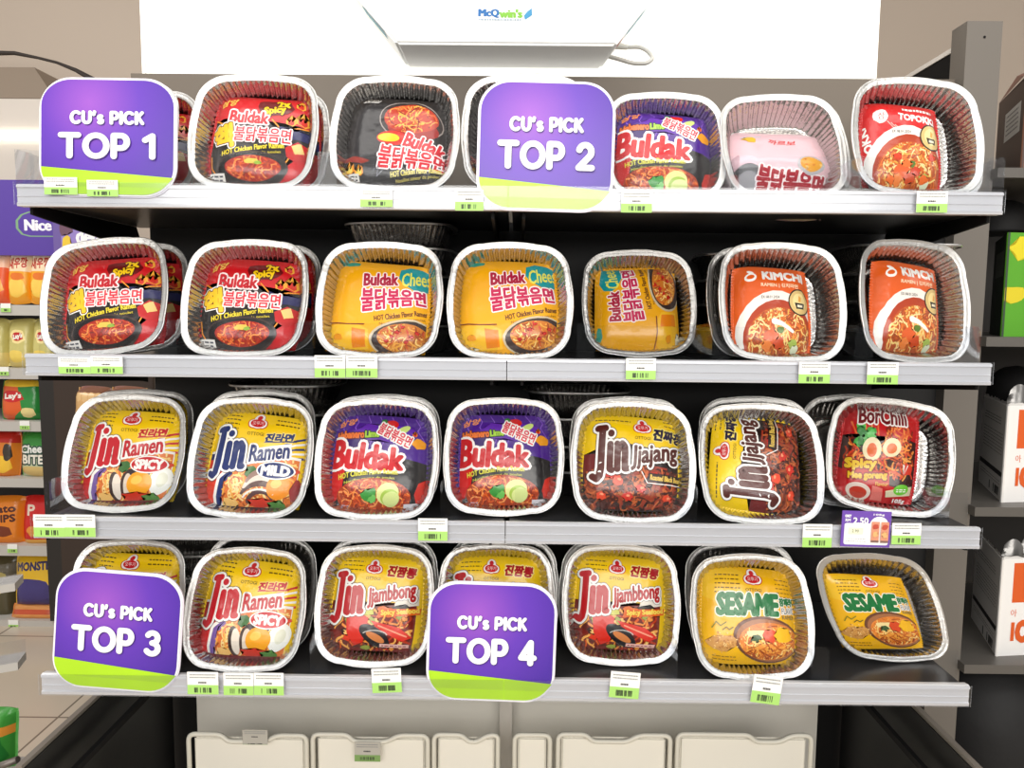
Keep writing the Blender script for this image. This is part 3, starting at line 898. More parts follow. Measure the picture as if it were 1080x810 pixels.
TRAYM = {}
def tray_meshes(sd):
    if sd in TRAYM: return TRAYM[sd]
    H = .088
    rim = [(.0870, .044, -.0026, 0, 0), (.0880, .045, -.0008, 0, 0), (.0876, .0445, .0008, 0, 0), (.0864, .0435, .0010, 0, 0), (.0856, .043, .0000, 0, .0003), (.0830, .041, -.0003, 0, .0007), (.0800, .0385, -.0006, 0, .0005), (.0788, .0375, -.0014, 0.0003, 0)]
    bowl = [(.0788, .0375, -.0014, .0003, 0), (.0776, .0365, -.0036, .0014, 0), (.0754, .0355, -.0110, .0019, 0), (.0722, .034, -.0200, .0019, 0), (.0684, .032, -.0290, .0017, 0), (.0650, .031, -.0370, .0012, 0), (.0634, .030, -.0405, .0005, 0), (.0615, .029, -.0420, 0, 0), (.0545, .024, -.0420, 0, 0), (.0530, .023, -.0405, 0, 0), (.0440, .018, -.0403, 0, 0), (.0425, .017, -.0415, 0, 0), (.0150, .007, -.0414, 0, 0)]
    out = []
    for nm, rings in (('tray_rim', rim), ('tray_bowl', bowl)):
        bm = bmesh.new(); rows = []
        for (a, r, z, fl, rg) in rings:
            bow = .0042 * max(0, (a - .05) / .038)
            SN, AN = (84, 44) if nm == 'tray_rim' else (SIDE_N, ARC_N)
            rows.append([bm.verts.new(p) for p in tray_ring(a, r, z, fl, rg, bow, sd, 1.0, SN, AN)])
        for A, B in zip(rows, rows[1:]):
            for i in range(len(A)):
                j = (i + 1) % len(A)
                bm.faces.new((A[i], A[j], B[j], B[i])).smooth = True
        if nm == 'tray_bowl': bm.faces.new(rows[-1][::-1])
        bmesh.ops.recalc_face_normals(bm, faces=bm.faces[:])
        me = bpy.data.meshes.new(nm); bm.to_mesh(me); bm.free()
        me.materials.append(FOIL_RIM if nm == 'tray_rim' else FOIL_BOWL)
        out.append(me)
    TRAYM[sd] = out
    return out
OUT = [Vector(p) for p in tray_ring(.0880, .045, -.0006, 0, 0, .0042, 0, 0)]
OUT = OUT + [Vector((p.x * .72, p.y * .72, -.042)) for p in OUT]

def orient(lean, yaw=0, roll=0):
    """tray frame: x to the right, y up the tray, z out of its mouth; standing and leaning back"""
    base = Matrix(((1, 0, 0), (0, 0, -1), (0, 1, 0)))       # columns: x->x, y->z, z->-y
    return Matrix.Rotation(R(yaw), 3, 'Z') @ Matrix.Rotation(-R(lean), 3, 'X') @ base @ Matrix.Rotation(R(roll), 3, 'Z')

ZR = [EYE + .1303 - k * .2217 for k in range(4)]            # underside of each price rail
ZS = [z + .0235 for z in ZR]                                # upper face of each shelf
RH = .031

def place_tray(sd, row, cx, Ymid, Rm, z=None, front=None):
    pts = [Rm @ p for p in OUT]
    zc = (ZS[row] if z is None else z) - min(p.z for p in pts) + .0006
    py = 405
    for _ in range(4):
        w = at(cx, py, Ymid)
        v = Vector((w.x, Ymid, zc)) - CAM
        py = 405 - FPX * v.dot(C_U) / v.dot(C_F)
    c = Vector((w.x, Ymid, zc))
    ymin = min(p.y for p in pts) + c.y
    if ymin < .0145: c.y += .0145 - ymin
    M = Matrix.Translation(c) @ Rm.to_4x4()
    e = empty('foil_tray', M)
    for me in tray_meshes(sd): link(me.name, me, None, e)
    return e, M
# ---------------------------------------------------------------- the trays and packets on the four shelves
COLD = {'red': 'red and black packet', 'black': 'black packet', 'purple': 'purple packet', 'cheese': 'amber yellow packet', 'pink': 'pink packet',
        'redkimchi': 'gold-badged red packet', 'kimchi': 'orange packet', 'spicy': 'yellow-red SPICY packet', 'mild': 'yellow-blue MILD packet',
        'jjajang': 'brown-noodle yellow packet', 'jjambbong': 'yellow seafood packet', 'sesame': 'yellow SESAME packet', 'goreng': 'red egg packet'}
# row, centre px, width px, lean, yaw, roll, packet, (dx, dy, rot, scale), where
FRONT = [
 (0, 121, 134, 19, 0, 0, 'red', (0, 0, 0, 1), 'behind the TOP 1 sign'),
 (0, 267, 138, 18, 0, -1, 'red', (.004, -.003, -1, 1), 'just right of the TOP 1 sign'),
 (0, 416.5, 141, 19, 0, -1, 'black', (-.002, -.002, 0, 1), 'on the top shelf'),
 (0, 555, 138, 16, 0, 0, 'black', (0, -.002, 0, 1), 'behind the TOP 2 sign'),
 (0, 702, 130, 20, 0, -1, 'purple', (.001, -.002, -2, 1), 'just right of the TOP 2 sign'),
 (0, 826, 132, 24, 0, 2, 'pink', (-.003, -.020, -5, 1), 'on the top shelf'),
 (0, 968, 143, 17, 0, -2, 'redkimchi', (-.012, -.004, -1, .92), 'at the right end of the top shelf'),
 (1, 110, 143, 20, 0, 6, 'red', (.002, -.003, 0, 1), 'tilted at second shelf left end'),
 (1, 258, 136, 20, 0, 0, 'red', (.001, -.003, -1, 1), 'second from left on the second shelf'),
 (1, 400, 135, 21, 0, -1, 'cheese', (-.003, -.004, -2, 1), 'third from left on the second shelf'),
 (1, 538, 134, 20, 0, 0, 'cheese', (-.003, -.001, 1, 1), 'fourth from left on the second shelf'),
 (1, 674, 122, 20, 0, 0, 'cheese', (-.001, -.003, 90, .98), 'with sideways print on the second shelf'),
 (1, 825, 136, 18, 0, -2, 'kimchi', (-.008, -.006, 1, .92), 'second from right on the second shelf'),
 (1, 966, 138, 12, 13, -3, 'kimchi', (.003, -.004, -2, .92), 'at the right end of the second shelf'),
 (2, 131, 129, 22, 0, 0, 'spicy', (.002, -.002, -1, 1), 'at the left end of the third shelf'),
 (2, 264, 136, 21, 0, -2, 'mild', (.003, -.002, -2, 1), 'on the third shelf'),
 (2, 397, 133, 21, 0, -1, 'purple', (.001, -.001, 0, .98), 'third from left on the third shelf'),
 (2, 531, 129, 21, 0, 0, 'purple', (.002, -.001, 1, .98), 'fourth from left on the third shelf'),
 (2, 668, 133, 21, 0, -1, 'jjajang', (0, .001, -2, .99), 'with upright print on the third shelf'),
 (2, 803.5, 137, 22, 0, -1, 'jjajang', (-.002, .001, 86, .97), 'with sideways print on the third shelf'),
 (2, 938, 126, 20, -14, -6, 'goreng', (-.012, .004, -1, .98), 'at the right end of the third shelf'),
 (3, 132, 126, 20, 0, 0, 'spicy', (0, -.002, 0, 1), 'behind the TOP 3 sign'),
 (3, 258.5, 129, 23, 0, -1, 'spicy', (.001, 0, -3, 1), 'just right of the TOP 3 sign'),
 (3, 395, 127, 21, 0, -1, 'jjambbong', (0, .002, -2, 1), 'just left of the TOP 4 sign'),
 (3, 523, 126, 20, 0, 0, 'jjambbong', (0, 0, 0, 1), 'behind the TOP 4 sign'),
 (3, 655, 126, 18, 0, -1, 'jjambbong', (.001, .001, -3, 1), 'just right of the TOP 4 sign'),
 (3, 794, 136, 22, 0, 1, 'sesame', (0, .001, -3, .98), 'upright on the bottom shelf'),
 (3, 932, 115, None, 0, 0, 'sesame', (-.012, -.004, 0, .88), 'toppled at the right end of the bottom shelf'),
]
SHELFN = ['top', 'second', 'third', 'bottom']
ORD = {0: 'first', 1: 'second', 2: 'third', 3: 'fourth', 4: 'fifth', 5: 'sixth', 6: 'seventh'}
for n, (row, cx, wpx, lean, yaw, roll, key, (dx, dy, rot, sc), where) in enumerate(FRONT):
    h = (-.212, .010, .232, .453)[row]
    S = .176
    Y = (FPX * S / wpx - .0944 * h) / .9955 + CAM.y
    Y = max(Y, .044)
    if lean is None:
        ray = (at(931, 655, .1) - CAM).normalized()
        u = C_R * .85 - C_U * .05 + C_F * .10
        v = C_R * -.29 + C_U * .80 - C_F * .10
        w = ray * -.9 + C_R * .26 + C_U * .10
        BENT = Matrix((u * 1.24, v * 1.19, w * 1.1)).transposed()      # a crushed, lopsided tray
        Rm = None
        Y = .075
    else:
        Rm = orient(lean, yaw, roll)
    if Rm is None:
        e, M = place_tray(n % 4, row, cx, Y, BENT)
        M = Matrix.Translation(M.translation); e.matrix_world = M
        for ch in e.children:
            ch.data = ch.data.copy(); ch.data.transform(BENT.to_4x4())
    else:
        e, M = place_tray(n % 4, row, cx, Y, Rm)
    tag(e, 'foil tray of the ' + COLD[key] + ' ' + where, 'foil tray', 'foil trays of noodles on the shelves')
    if key == 'pink':
        pm = M @ Matrix.Translation((dx, dy, -.020)) @ Matrix.Rotation(R(rot), 4, 'Z')
        p = place_pack('noodle_packet', key, pm, w=.146, h=.150, T=.012, wr=.0060, seed=3, bend=(.48, .30, .70))
    else:
        asp = 1.03 if key in ('kimchi', 'redkimchi') else 1.0
        w_, h_ = .134, .138
        if key in ('kimchi', 'redkimchi'): w_, h_ = .110, .140
        if key == 'goreng': w_, h_ = .104, .146
        if abs(rot) > 45: w_, h_ = .136, .132
        pm = M @ Matrix.Translation((dx, dy, -.0255)) @ Matrix.Rotation(R(rot), 4, 'Z') @ Matrix.Scale(sc, 4)
        p = place_pack('noodle_packet', key, pm, w=w_, h=h_, T=.015, seed=(n % 2 if key in ('red', 'cheese', 'purple', 'spicy', 'jjambbong', 'sesame') else 0))
    if Rm is None:
        L4 = BENT.to_4x4() @ Matrix.Translation((dx, dy, -.0215)) @ Matrix.Scale(sc, 4)
        p.matrix_world = M
        for q in [p] + list(p.children):
            q.data = q.data.copy(); q.data.transform(L4)
    tag(p, COLD[key] + ' in tray ' + where, 'noodle packet', 'instant noodle packets')

# trays standing behind the front ones: row, centre px, Y, lean, roll, packet or None, where
BACK = [
 (0, 147, .125, 17, 0, 'red', 'between the TOP 1 sign and first red packet'),
 (0, 284, .120, 17, 0, 'red', 'right of the top shelf red packet'),
 (0, 832, .135, 20, 4, None, 'behind the tray of the pink packet'),
 (0, 972, .105, 15, -2, None, 'nested behind the gold-badged red packet'),
 (1, 137, .130, 18, 2, 'red', 'behind the tilted red packet, second shelf'),
 (1, 277, .125, 18, 0, 'red', 'behind the upright red packet, second shelf'),
 (1, 808, .115, 16, 0, None, 'behind the left orange packet, second shelf'),
 (2, 142, .120, 19, 0, 'spicy', 'behind the SPICY packet of the third shelf'),
 (2, 272, .120, 18, 0, None, 'behind the MILD packet of the third shelf'),
 (2, 403, .095, 20, 0, None, 'behind the left purple packet of the third shelf'),
 (2, 663, .095, 20, 0, None, 'behind the upright brown-noodle packet of the third shelf'),
 (2, 798, .110, 19, 0, None, 'behind the sideways brown-noodle packet of the third shelf'),
 (2, 905, .140, 18, 0, None, 'behind the red egg packet of the third shelf'),
 (3, 273, .108, 17, -2, None, 'behind the open SPICY packet of the bottom shelf'),
 (3, 402, .105, 17, 0, None, 'behind the seafood packet left of the TOP 4 sign'),
 (3, 529, .108, 16, 0, None, 'above and behind the TOP 4 sign'),
 (3, 651, .100, 15, 0, None, 'behind the seafood packet right of the TOP 4 sign'),
 (3, 784, .105, 20, 2, None, 'behind the upright SESAME packet'),
]
for n, (row, cx, Y, lean, roll, key, where) in enumerate(BACK):
    e, M = place_tray((n + 2) % 4, row, cx, Y, orient(lean, 0, roll))
    tag(e, 'rear foil tray ' + where, 'foil tray', 'second-row foil trays')
    if key:
        p = place_pack('noodle_packet', key, M @ Matrix.Translation((0, -.002, -.0240)), w=.131, h=.130, T=.015, seed=0)
        tag(p, COLD[key] + ' in rear tray ' + where, 'noodle packet', 'second-row noodle packets')

# trays lying flat in stacks at the back of a shelf
for (row, cx, Y, count, pitch, where) in ((1, 426, .225, 5, .0385, 'behind the yellow packets'), (1, 790, .235, 4, .038, 'behind the left orange packet'), (1, 940, .225, 4, .043, 'behind the right orange packet'),
                              (2, 305, .225, 4, .043, 'behind the MILD packet'), (3, 200, .235, 4, .041, 'right of the TOP 3 sign'), (2, 606, .235, 4, .041, 'between the purple and brown-noodle packets')):
    for k in range(count):
        Rm = Matrix.Rotation(R(rnd.uniform(-3, 3)), 3, 'Z') @ Matrix.Rotation(R(rnd.uniform(-.6, .6)), 3, 'X')
        e, M = place_tray(k % 4, row, cx + rnd.uniform(-1.5, 1.5), Y, Rm, z=ZS[row] + k * pitch)
        pos = 'lowest' if k == 0 else ('topmost' if k == count - 1 else ('second from the bottom' if k == 1 else 'second from the top' if k == count - 2 else 'middle'))
        tag(e, 'flat foil tray, ' + pos + ' of stack ' + where, 'foil tray', 'foil trays stacked flat')
# ---------------------------------------------------------------- shelves, rails, signs, tags
RAILM = mat('grey extruded price rail', (226, 226, 228), rough=.32, metal=.15, bump=.02, bscale=30)
BLACKM = mat('black shelf steel', (18, 17, 18), rough=.7, bump=.05, bscale=220, spec=.2)
BACKM = mat('black back panel', (20, 19, 20), rough=.6, bump=.05, bscale=220, vary=.3)
TAUPE = mat('taupe back panel', (120, 110, 99), rough=.6, bump=.03, bscale=120)
CLR = clear('clear price strip', (248, 249, 251), .03, .40, .16)
ACR = clear('clear acrylic sheet', (250, 251, 253), .006, .25, .05)
GUARD = clear('clear front guard', (250, 251, 252), 0.0, .10, .08)
SHELF_TOP = mat('dark shelf tread', (46, 45, 46), rough=.28, bump=.03, bscale=200)
XL, XR, XM = -.640, .640, .0005

def rail_profile(z):
    return [(.013, z), (0, z), (-.0006, z + .004), (.0014, z + .0052), (.0014, z + .012), (.0004, z + .0128), (.0014, z + .0138), (.0014, z + .0232), (-.0006, z + .0242), (-.0002, z + .0275), (.004, z + .029), (.013, z + .0275)]

for k in range(4):
    for s, (x0, x1) in enumerate(((XL, XM - .0006), (XM + .0006, XR))):
        e = empty('gondola_shelf', Matrix.Translation(((x0 + x1) / 2, .16, ZS[k])))
        tag(e, ('left' if s == 0 else 'right') + ' half of the ' + ('topmost', 'second', 'third', 'lowest')[k] + ' dark shelf with a clear price rail', 'shelf', 'shelves of the noodle display')
        inv = e.matrix_world.inverted()
        def sub(name, bm, m_):
            bm.transform(inv); return obj(name, bm, m_, e)
        bm = bmesh.new(); box(bm, x0 + .004, x1 - .001, .0135, .318, ZS[k] - .018, ZS[k], 0, .0012); sub('shelf_board', bm, SHELF_TOP)
        bm = bmesh.new(); prism_x(bm, rail_profile(ZR[k]), x0, x1); bmesh.ops.recalc_face_normals(bm, faces=bm.faces[:]); sub('price_rail', bm, RAILM)
        bm = bmesh.new(); prism_x(bm, [(-.0044, ZR[k] + .001), (-.0034, ZR[k] + .001), (-.0034, ZR[k] + .0305), (-.0044, ZR[k] + .0305)], x0 - .001 * (s == 0), x1); sub('clear_strip', bm, CLR)
        bm = bmesh.new(); box(bm, x0 + .012, x1 - .012, .0122, .0134, ZS[k] + .0042, ZS[k] + .050); sub('front_guard', bm, GUARD)
        for xb in (x0 + (.006 if s == 0 else .02), x1 - (.02 if s == 0 else .006)):
            bm = bmesh.new()
            prof = [(.02, ZS[k] - .0185), (.30, ZS[k] - .0185), (.322, ZS[k] - .055), (.322, ZS[k] - .062), (.30, ZS[k] - .058), (.02, ZS[k] - .032)]
            prism_x(bm, prof, xb - .002, xb + .002); bmesh.ops.recalc_face_normals(bm, faces=bm.faces[:]); sub('bracket', bm, BLACKM)

# clear acrylic dividers standing between the trays, each with a rounded flap at the front
def divider(row, px, where, flap=1):
    x = at(px, 360, .03).x
    e = empty('shelf_divider', Matrix.Translation((x, .016, ZS[row])))
    bm = bmesh.new()
    prof = [(0, 0), (0, .046), (.006, .053), (.03, .053), (.29, .040), (.29, 0)]
    prism_x(bm, prof, -.0007, .0007); bmesh.ops.recalc_face_normals(bm, faces=bm.faces[:])
    obj('divider_blade', bm, ACR, e)
    bm = bmesh.new()
    w = .024
    o = [(0, 0), (w, 0), (w, .040)] + [(w - .010 + .010 * cos(R(a)), .042 + .010 * sin(R(a))) for a in (0, 30, 60, 90)] + [(0, .052)]
    o = [(x_ * flap, z) for x_, z in o]
    a = [bm.verts.new((x_, -.0004, z)) for x_, z in o]; b = [bm.verts.new((x_, -.0014, z)) for x_, z in o]
    bm.faces.new(a); bm.faces.new(b[::-1])
    for i in range(len(o)): bm.faces.new((a[i], b[i], b[(i + 1) % len(o)], a[(i + 1) % len(o)]))
    bmesh.ops.recalc_face_normals(bm, faces=bm.faces[:])
    obj('divider_flap', bm, ACR, e)
    tag(e, 'clear acrylic divider ' + where, 'shelf divider', 'clear acrylic shelf dividers')
for row, px, fl, where in ((0, 33, 1, 'at the left end of the top shelf'), (0, 196, -1, 'between the TOP 1 sign and the red packet'), (0, 341, 1, 'between the red and black packets, top shelf'),
        (0, 770, 1, 'left of the pink packet'), (0, 893, 1, 'between the pink and the gold-badged red packet'), (0, 1040, -1, 'at the right end of the top shelf'),
        (1, 191, -1, 'between the two red packets, second shelf'), (1, 333, -1, 'between the red and yellow packets, second shelf'), (1, 608, 1, 'left of the sideways yellow packet'), (1, 748, 1, 'left of the first orange packet'), (1, 897, 1, 'between the two orange packets'), (1, 1027, -1, 'at the right end of the second shelf'),
        (2, 52, 1, 'at the left end of the third shelf'), (2, 198, -1, 'between the SPICY and MILD packets'), (2, 466, 1, 'between the two purple packets'), (2, 738, -1, 'between the two brown-noodle packets'), (2, 868, 1, 'left of the red egg packet'), (2, 1006, -1, 'at the right end of the third shelf'),
        (3, 325, 1, 'between the SPICY and seafood packets, bottom shelf'), (3, 722, -1, 'left of the upright SESAME packet'), (3, 868, 1, 'between the two SESAME packets')):
    divider(row, px, where, fl)

# purple ranking signs
def sign(num, px0, py0, w, h, rot, Y, lean, where):
    """px0,py0: lower left corner in the photo"""
    PUR = MATS.get('purple sign print')
    if PUR is None:
        PUR = mat('purple sign print', (92, 52, 176), rough=.28)
        nt = PUR.node_tree; b = nt.nodes['Principled BSDF']
        tc = nt.nodes.new('ShaderNodeTexCoord')
        mp = nt.nodes.new('ShaderNodeMapping'); mp.inputs['Location'].default_value = (-.065, 0, -.12); mp.inputs['Scale'].default_value = (1, 1, 1)
        gr = nt.nodes.new('ShaderNodeVectorMath'); gr.operation = 'LENGTH'
        cr = nt.nodes.new('ShaderNodeValToRGB')
        cr.color_ramp.elements[0].position = 0.0; cr.color_ramp.elements[0].color = lin((160, 90, 204))
        cr.color_ramp.elements[1].position = .13; cr.color_ramp.elements[1].color = lin((74, 42, 160))
        el = cr.color_ramp.elements.new(.065); el.color = lin((104, 60, 188))
        nt.links.new(tc.outputs['Object'], mp.inputs[0]); nt.links.new(mp.outputs[0], gr.inputs[0])
        nt.links.new(gr.outputs['Value'], cr.inputs[0]); nt.links.new(cr.outputs[0], b.inputs['Base Color'])
    LIME = mat('lime sign print', (178, 226, 40), rough=.3, vary=.12, vscale=14)
    WHT = mat('white sign lettering', (252, 252, 252), rough=.4)
    SHD = mat('dark purple lettering shadow', (60, 34, 120), rough=.4)
    p = at(px0, py0, Y)
    M = Matrix.Translation(p) @ Matrix.Rotation(R(-rot), 4, 'Y') @ Matrix.Rotation(-R(lean), 4, 'X')
    e = empty('ranking_sign', M)
    cr_ = .040
    a = Art()
    out = [(x, y) for x, y in rrect(.974, .974 , .225, 10, .5, .5)]
    a.poly(out, PUR)
    # lime band: the outline below a slanting line
    ln = lambda x: .245 - .085 * x
    low = [q for q in out if q[1] < ln(q[0])]
    low.sort(key=lambda q: math.atan2(q[1] - .15, q[0] - .5))
    a.poly([(out[0][0] if 0 else .987, ln(.987))] + [(.013, ln(.013))] + sorted([q for q in low if q[0] < .5], key=lambda q: -q[1]) + sorted([q for q in low if q[0] >= .5], key=lambda q: q[1]), LIME)
    a.glyphs("CU's PICK", .50, .665, .55, .118, WHT, wt=.30, gap=.10, outs=())
    a.glyphs('TOP ' + num, .50, .425, .72, .225, WHT, wt=.27, gap=.10)
    # shadow under the lettering, painted as an offset dark copy
    sh = Art(); sh.layers = []
    fin = []
    for m_, l, s_ in a.layers[2:]:
        fin.append((SHD, [[(x + .005, y - .007) for x, y in q] for q in l], False)); fin.append((m_, l, False))
    a.layers = a.layers[:2] + fin
    flat_art('sign_face', a, w, h, e, eps=.0003, base=WHT, thick=.0018, corner=.040)
    bm = bmesh.new()
    o = rrect(w + .003, h + .003, .0412, 10, w / 2, h / 2)
    A = [bm.verts.new((x, .0019, z)) for x, z in o]; B = [bm.verts.new((x, .0042, z)) for x, z in o]
    bm.faces.new(A); bm.faces.new(B[::-1])
    for i in range(len(o)): bm.faces.new((A[i], B[i], B[(i + 1) % len(o)], A[(i + 1) % len(o)]))
    bmesh.ops.recalc_face_normals(bm, faces=bm.faces[:])
    obj('acrylic_backing', bm, mat('frosted acrylic backing', (236, 232, 244), rough=.2, bump=.02), e)
    tag(e, 'purple and lime sign reading TOP ' + num + ' ' + where, 'sign', 'purple ranking signs')
sign('1', 41.5, 205.5, .1765, .151, -.5, -.0035, 4, 'over the left end of the top shelf')
sign('2', 502.5, 219.5, .1745, .164, -1.2, -.0035, 3, 'at the middle of the top shelf')
sign('3', 54, 722, .1735, .164, -4.0, -.0035, 3, 'over the left end of the bottom shelf')
sign('4', 449.5, 736.5, .1745, .163, -1.4, -.0035, 3, 'at the middle of the bottom shelf')

# price tags
WHITE_C, GREEN_C, INK = F((250, 250, 246)), F((172, 222, 116)), F((40, 44, 40))
TAGM = {}
def price_tag(px0, py0, px1, py1, Y, rot, label, green=.42, dull=False):
    p0 = at(px0, py1, Y); p1 = at(px1, py0, Y)
    w, h = p1.x - p0.x, p1.z - p0.z
    a = Art(); sd = int(px0)
    a.rect(0, 0, 1, green, F((130, 166, 96)) if dull else GREEN_C)  # bin tags use a duller green and off-white
    a.barcode(.22, .08, .78, green * .72, INK, 18, sd)
    a.lines(.08, .86, .92, 2, .12, F((150, 150, 150)), .045, 0, sd); a.lines(.36, .50, .62, 1, .1, F((70, 70, 70)), .07, 0, sd + 1)
    M = Matrix.Translation(p0) @ Matrix.Rotation(R(-rot), 4, 'Y')
    o = flat_art('price_tag', a, w, h, None, M, base=(WHITE_C if not dull else F((190, 186, 176))), thick=.0006)
    tag(o, label, 'price tag', 'white and green price tags')
T = [(47, 187, 81, 205, 0, 'on the TOP 1 sign, left one'), (92, 190, 124, 207, 0, 'on the TOP 1 sign, right one'), (380, 200, 414, 218, 0, 'under the black packet, top shelf'), (480, 200, 510, 222, 0, 'left of the TOP 2 sign'), (655, 202, 688, 224, 0, 'under the purple packet, top shelf'), (966, 202, 1000, 224, 0, 'under the gold-badged red packet'),
 (62, 377, 95, 394, 0, 'under the tilted red packet, left of a pair'), (96, 376, 129, 394, 0, 'under the tilted red packet, right of a pair'), (332, 375, 364, 398, 0, 'under the third packet of the second shelf, left of a pair'), (365, 375, 398, 398, 0, 'under the third packet of the second shelf, right of a pair'), (660, 378, 692, 400, 0, 'under the sideways yellow packet'), (842, 382, 876, 404, 0, 'under the left orange packet'), (914, 382, 948, 405, 0, 'under the right orange packet'),
 (36, 543, 68, 566, 0, 'at the left end of the third shelf, left of a pair'), (69, 543, 100, 566, 0, 'at the left end of the third shelf, right of a pair'), (441, 547, 472, 570, 0, 'under the gap between the purple packets'), (846, 553, 878, 577, 0, 'left of the purple promotion card'), (940, 552, 972, 574, 0, 'right of the purple promotion card'),
 (198, 709, 230, 732, 0, 'under the bottom-shelf SPICY packet, left of three'), (236, 710, 267, 733, 0, 'under the bottom-shelf SPICY packet, middle of three'), (268, 710, 299, 733, 0, 'under the bottom-shelf SPICY packet, right of three'), (393, 706, 424, 731, 3, 'under the seafood packet left of the TOP 4 sign'), (642, 708, 674, 735, -4, 'under the seafood packet right of the TOP 4 sign'), (791, 711, 823, 740, -7, 'under the upright SESAME packet')]
for x0, y0, x1, y1, rt, wh in T:
    price_tag(x0, y0, x1, y1, -.0056, rt, 'green barcode price tag ' + wh)

# promotion card
a = Art()
PU = F((112, 74, 176))
a.rect(0, 0, 1, 1, PU)
a.poly(rrect(.90, .60, .05, 4, .51, .36), F((250, 250, 250)))
a.ell(.76, .58, .20, .28, F((250, 250, 250)))
a.text('ONLY', .12, .86, .12, .07, F((250, 250, 250)), bold=.01); a.text('RM', .12, .745, .10, .08, F((250, 250, 250)), bold=.006)
a.text('2.50', .38, .735, .30, .17, F((250, 250, 250)), bold=.014)
a.text('105g', .74, .91, .22, .06, F((250, 250, 250)), bold=.006)
a.rect(.14, .36, .44, .54, F((244, 246, 214))); a.text('2.90', .28, .45, .14, .08, F((70, 70, 60))); a.lines(.10, .22, .5, 2, .07, F((190, 190, 190)), .02)
for x in (.60, .79):
    a.rect(x, .14, x + .16, .72, F((222, 150, 120))); a.rect(x, .14, x + .16, .20, F((130, 100, 90))); a.blob(x + .08, .58, .06, .07, F((196, 80, 60))); a.blob(x + .08, .36, .06, .08, F((236, 180, 120)))
p0 = at(886, 576, -.0066); p1 = at(940, 539, -.0066)
o = flat_art('promotion_card', a, p1.x - p0.x, p1.z - p0.z, None, Matrix.Translation(p0) @ Matrix.Rotation(R(1), 4, 'Y'), base=PU, thick=.0008)
tag(o, 'purple promotion card with price 2.50 clipped under the red egg packet', 'price card')

# back panels of the unit
o = boxobj('display_back_panel', -.622, .80, .326, .336, .60, ZR[0] + .02, BACKM); structure(o); o.name = 'wall_display_back'
xl = at(138, 82, .326).x
o = boxobj('wall_display_top', xl, .775, .326, .336, ZR[0] + .021, at(500, 80, .326).z, TAUPE); structure(o)
# slotted posts at the back of the unit
for i, x in enumerate((-.632, .0005)):
    pass
# ---------------------------------------------------------------- everything round the shelf unit
WALLM = mat('beige painted wall', (206, 190, 174), rough=.7, bump=.05, bscale=40, vary=.04, vscale=1.2)
# far wall and floor
structure(boxobj('wall_back', -14, 14, 3.35, 3.45, 0, 4.2, WALLM))
bm = bmesh.new()
vs = [bm.verts.new(p) for p in ((-14, -8, 0), (14, -8, 0), (14, 3.4, 0), (-14, 3.4, 0))]
bm.faces.new(vs)
FL = bpy.data.materials.new('cream floor tile'); FL.use_nodes = True
nt = FL.node_tree; b = nt.nodes['Principled BSDF']
tc = nt.nodes.new('ShaderNodeTexCoord'); mp = nt.nodes.new('ShaderNodeMapping')
g1 = at_z(50, 756.5, 0); g2 = at_z(55, 762, 0)
mp.inputs['Location'].default_value = (-g2.x, -g1.y, 0)
br = nt.nodes.new('ShaderNodeTexBrick'); br.offset = 0; br.squash = 1
br.inputs['Scale'].default_value = 1.0; br.inputs['Brick Width'].default_value = .6; br.inputs['Row Height'].default_value = .6
br.inputs['Mortar Size'].default_value = .004; br.inputs['Mortar Smooth'].default_value = .2
br.inputs['Color1'].default_value = lin((206, 192, 174)); br.inputs['Color2'].default_value = lin((202, 187, 168)); br.inputs['Mortar'].default_value = lin((130, 118, 106))
nt.links.new(tc.outputs['Object'], mp.inputs[0]); nt.links.new(mp.outputs[0], br.inputs[0]); nt.links.new(br.outputs[0], b.inputs['Base Color'])
b.inputs['Roughness'].default_value = .22
structure(obj('floor', bm, FL))
# bulkhead with a lit slot on the far wall, upper left
Yw = 3.0
def pbox(name, px0, py0, px1, py1, Y, depth, m_, parent=None, bev=0.0):
    """an upright box whose front face shows between two photo corners at depth Y"""
    a, b_ = at(px0, py1, Y), at(px1, py0, Y)
    return boxobj(name, min(a.x, b_.x), max(a.x, b_.x), Y, Y + depth, a.z, b_.z, m_, parent, bev)
DUCT = mat('taupe bulkhead', (150, 134, 118), rough=.7, bump=.03)
bm = bmesh.new()
pr = [at(-200, 102, Yw), at(58, 104, Yw), at(36, 71, Yw), at(-200, 70, Yw)]
prism_y(bm, [(p.x, p.z) for p in pr], Yw, Yw + .3); structure(obj('trim_1', bm, DUCT))
structure(pbox('wall_left_frieze', -220, 104.5, 62, 189, Yw, .3, mat('cream frieze', (222, 212, 202), rough=.5, vary=.03)))
lt = pbox('strip_light', -200, 139, 62, 145, Yw - .02, .018, mat('lit strip', (255, 252, 240), emit=3.0))
tag(lt, 'thin lit strip light glowing on the cream wall at upper left', 'light')
bm = bmesh.new()
tube(bm, [at(-60, 54, Yw - .03), at(0, 56, Yw - .03), at(15, 56, Yw - .03), at(40, 61, Yw - .03), at(60, 66, Yw - .03), at(80, 74, Yw - .03), at(98, 84, Yw - .03), at(120, 96, Yw - .03)], [.008, .012, .010, .007, .007, .010, .014, .016], 8)
o = obj('ceiling_cable', bm, mat('dark cable', (50, 40, 34), rough=.6, bump=.1)); tag(o, 'dark drooping cable on the far beige wall', 'cable')

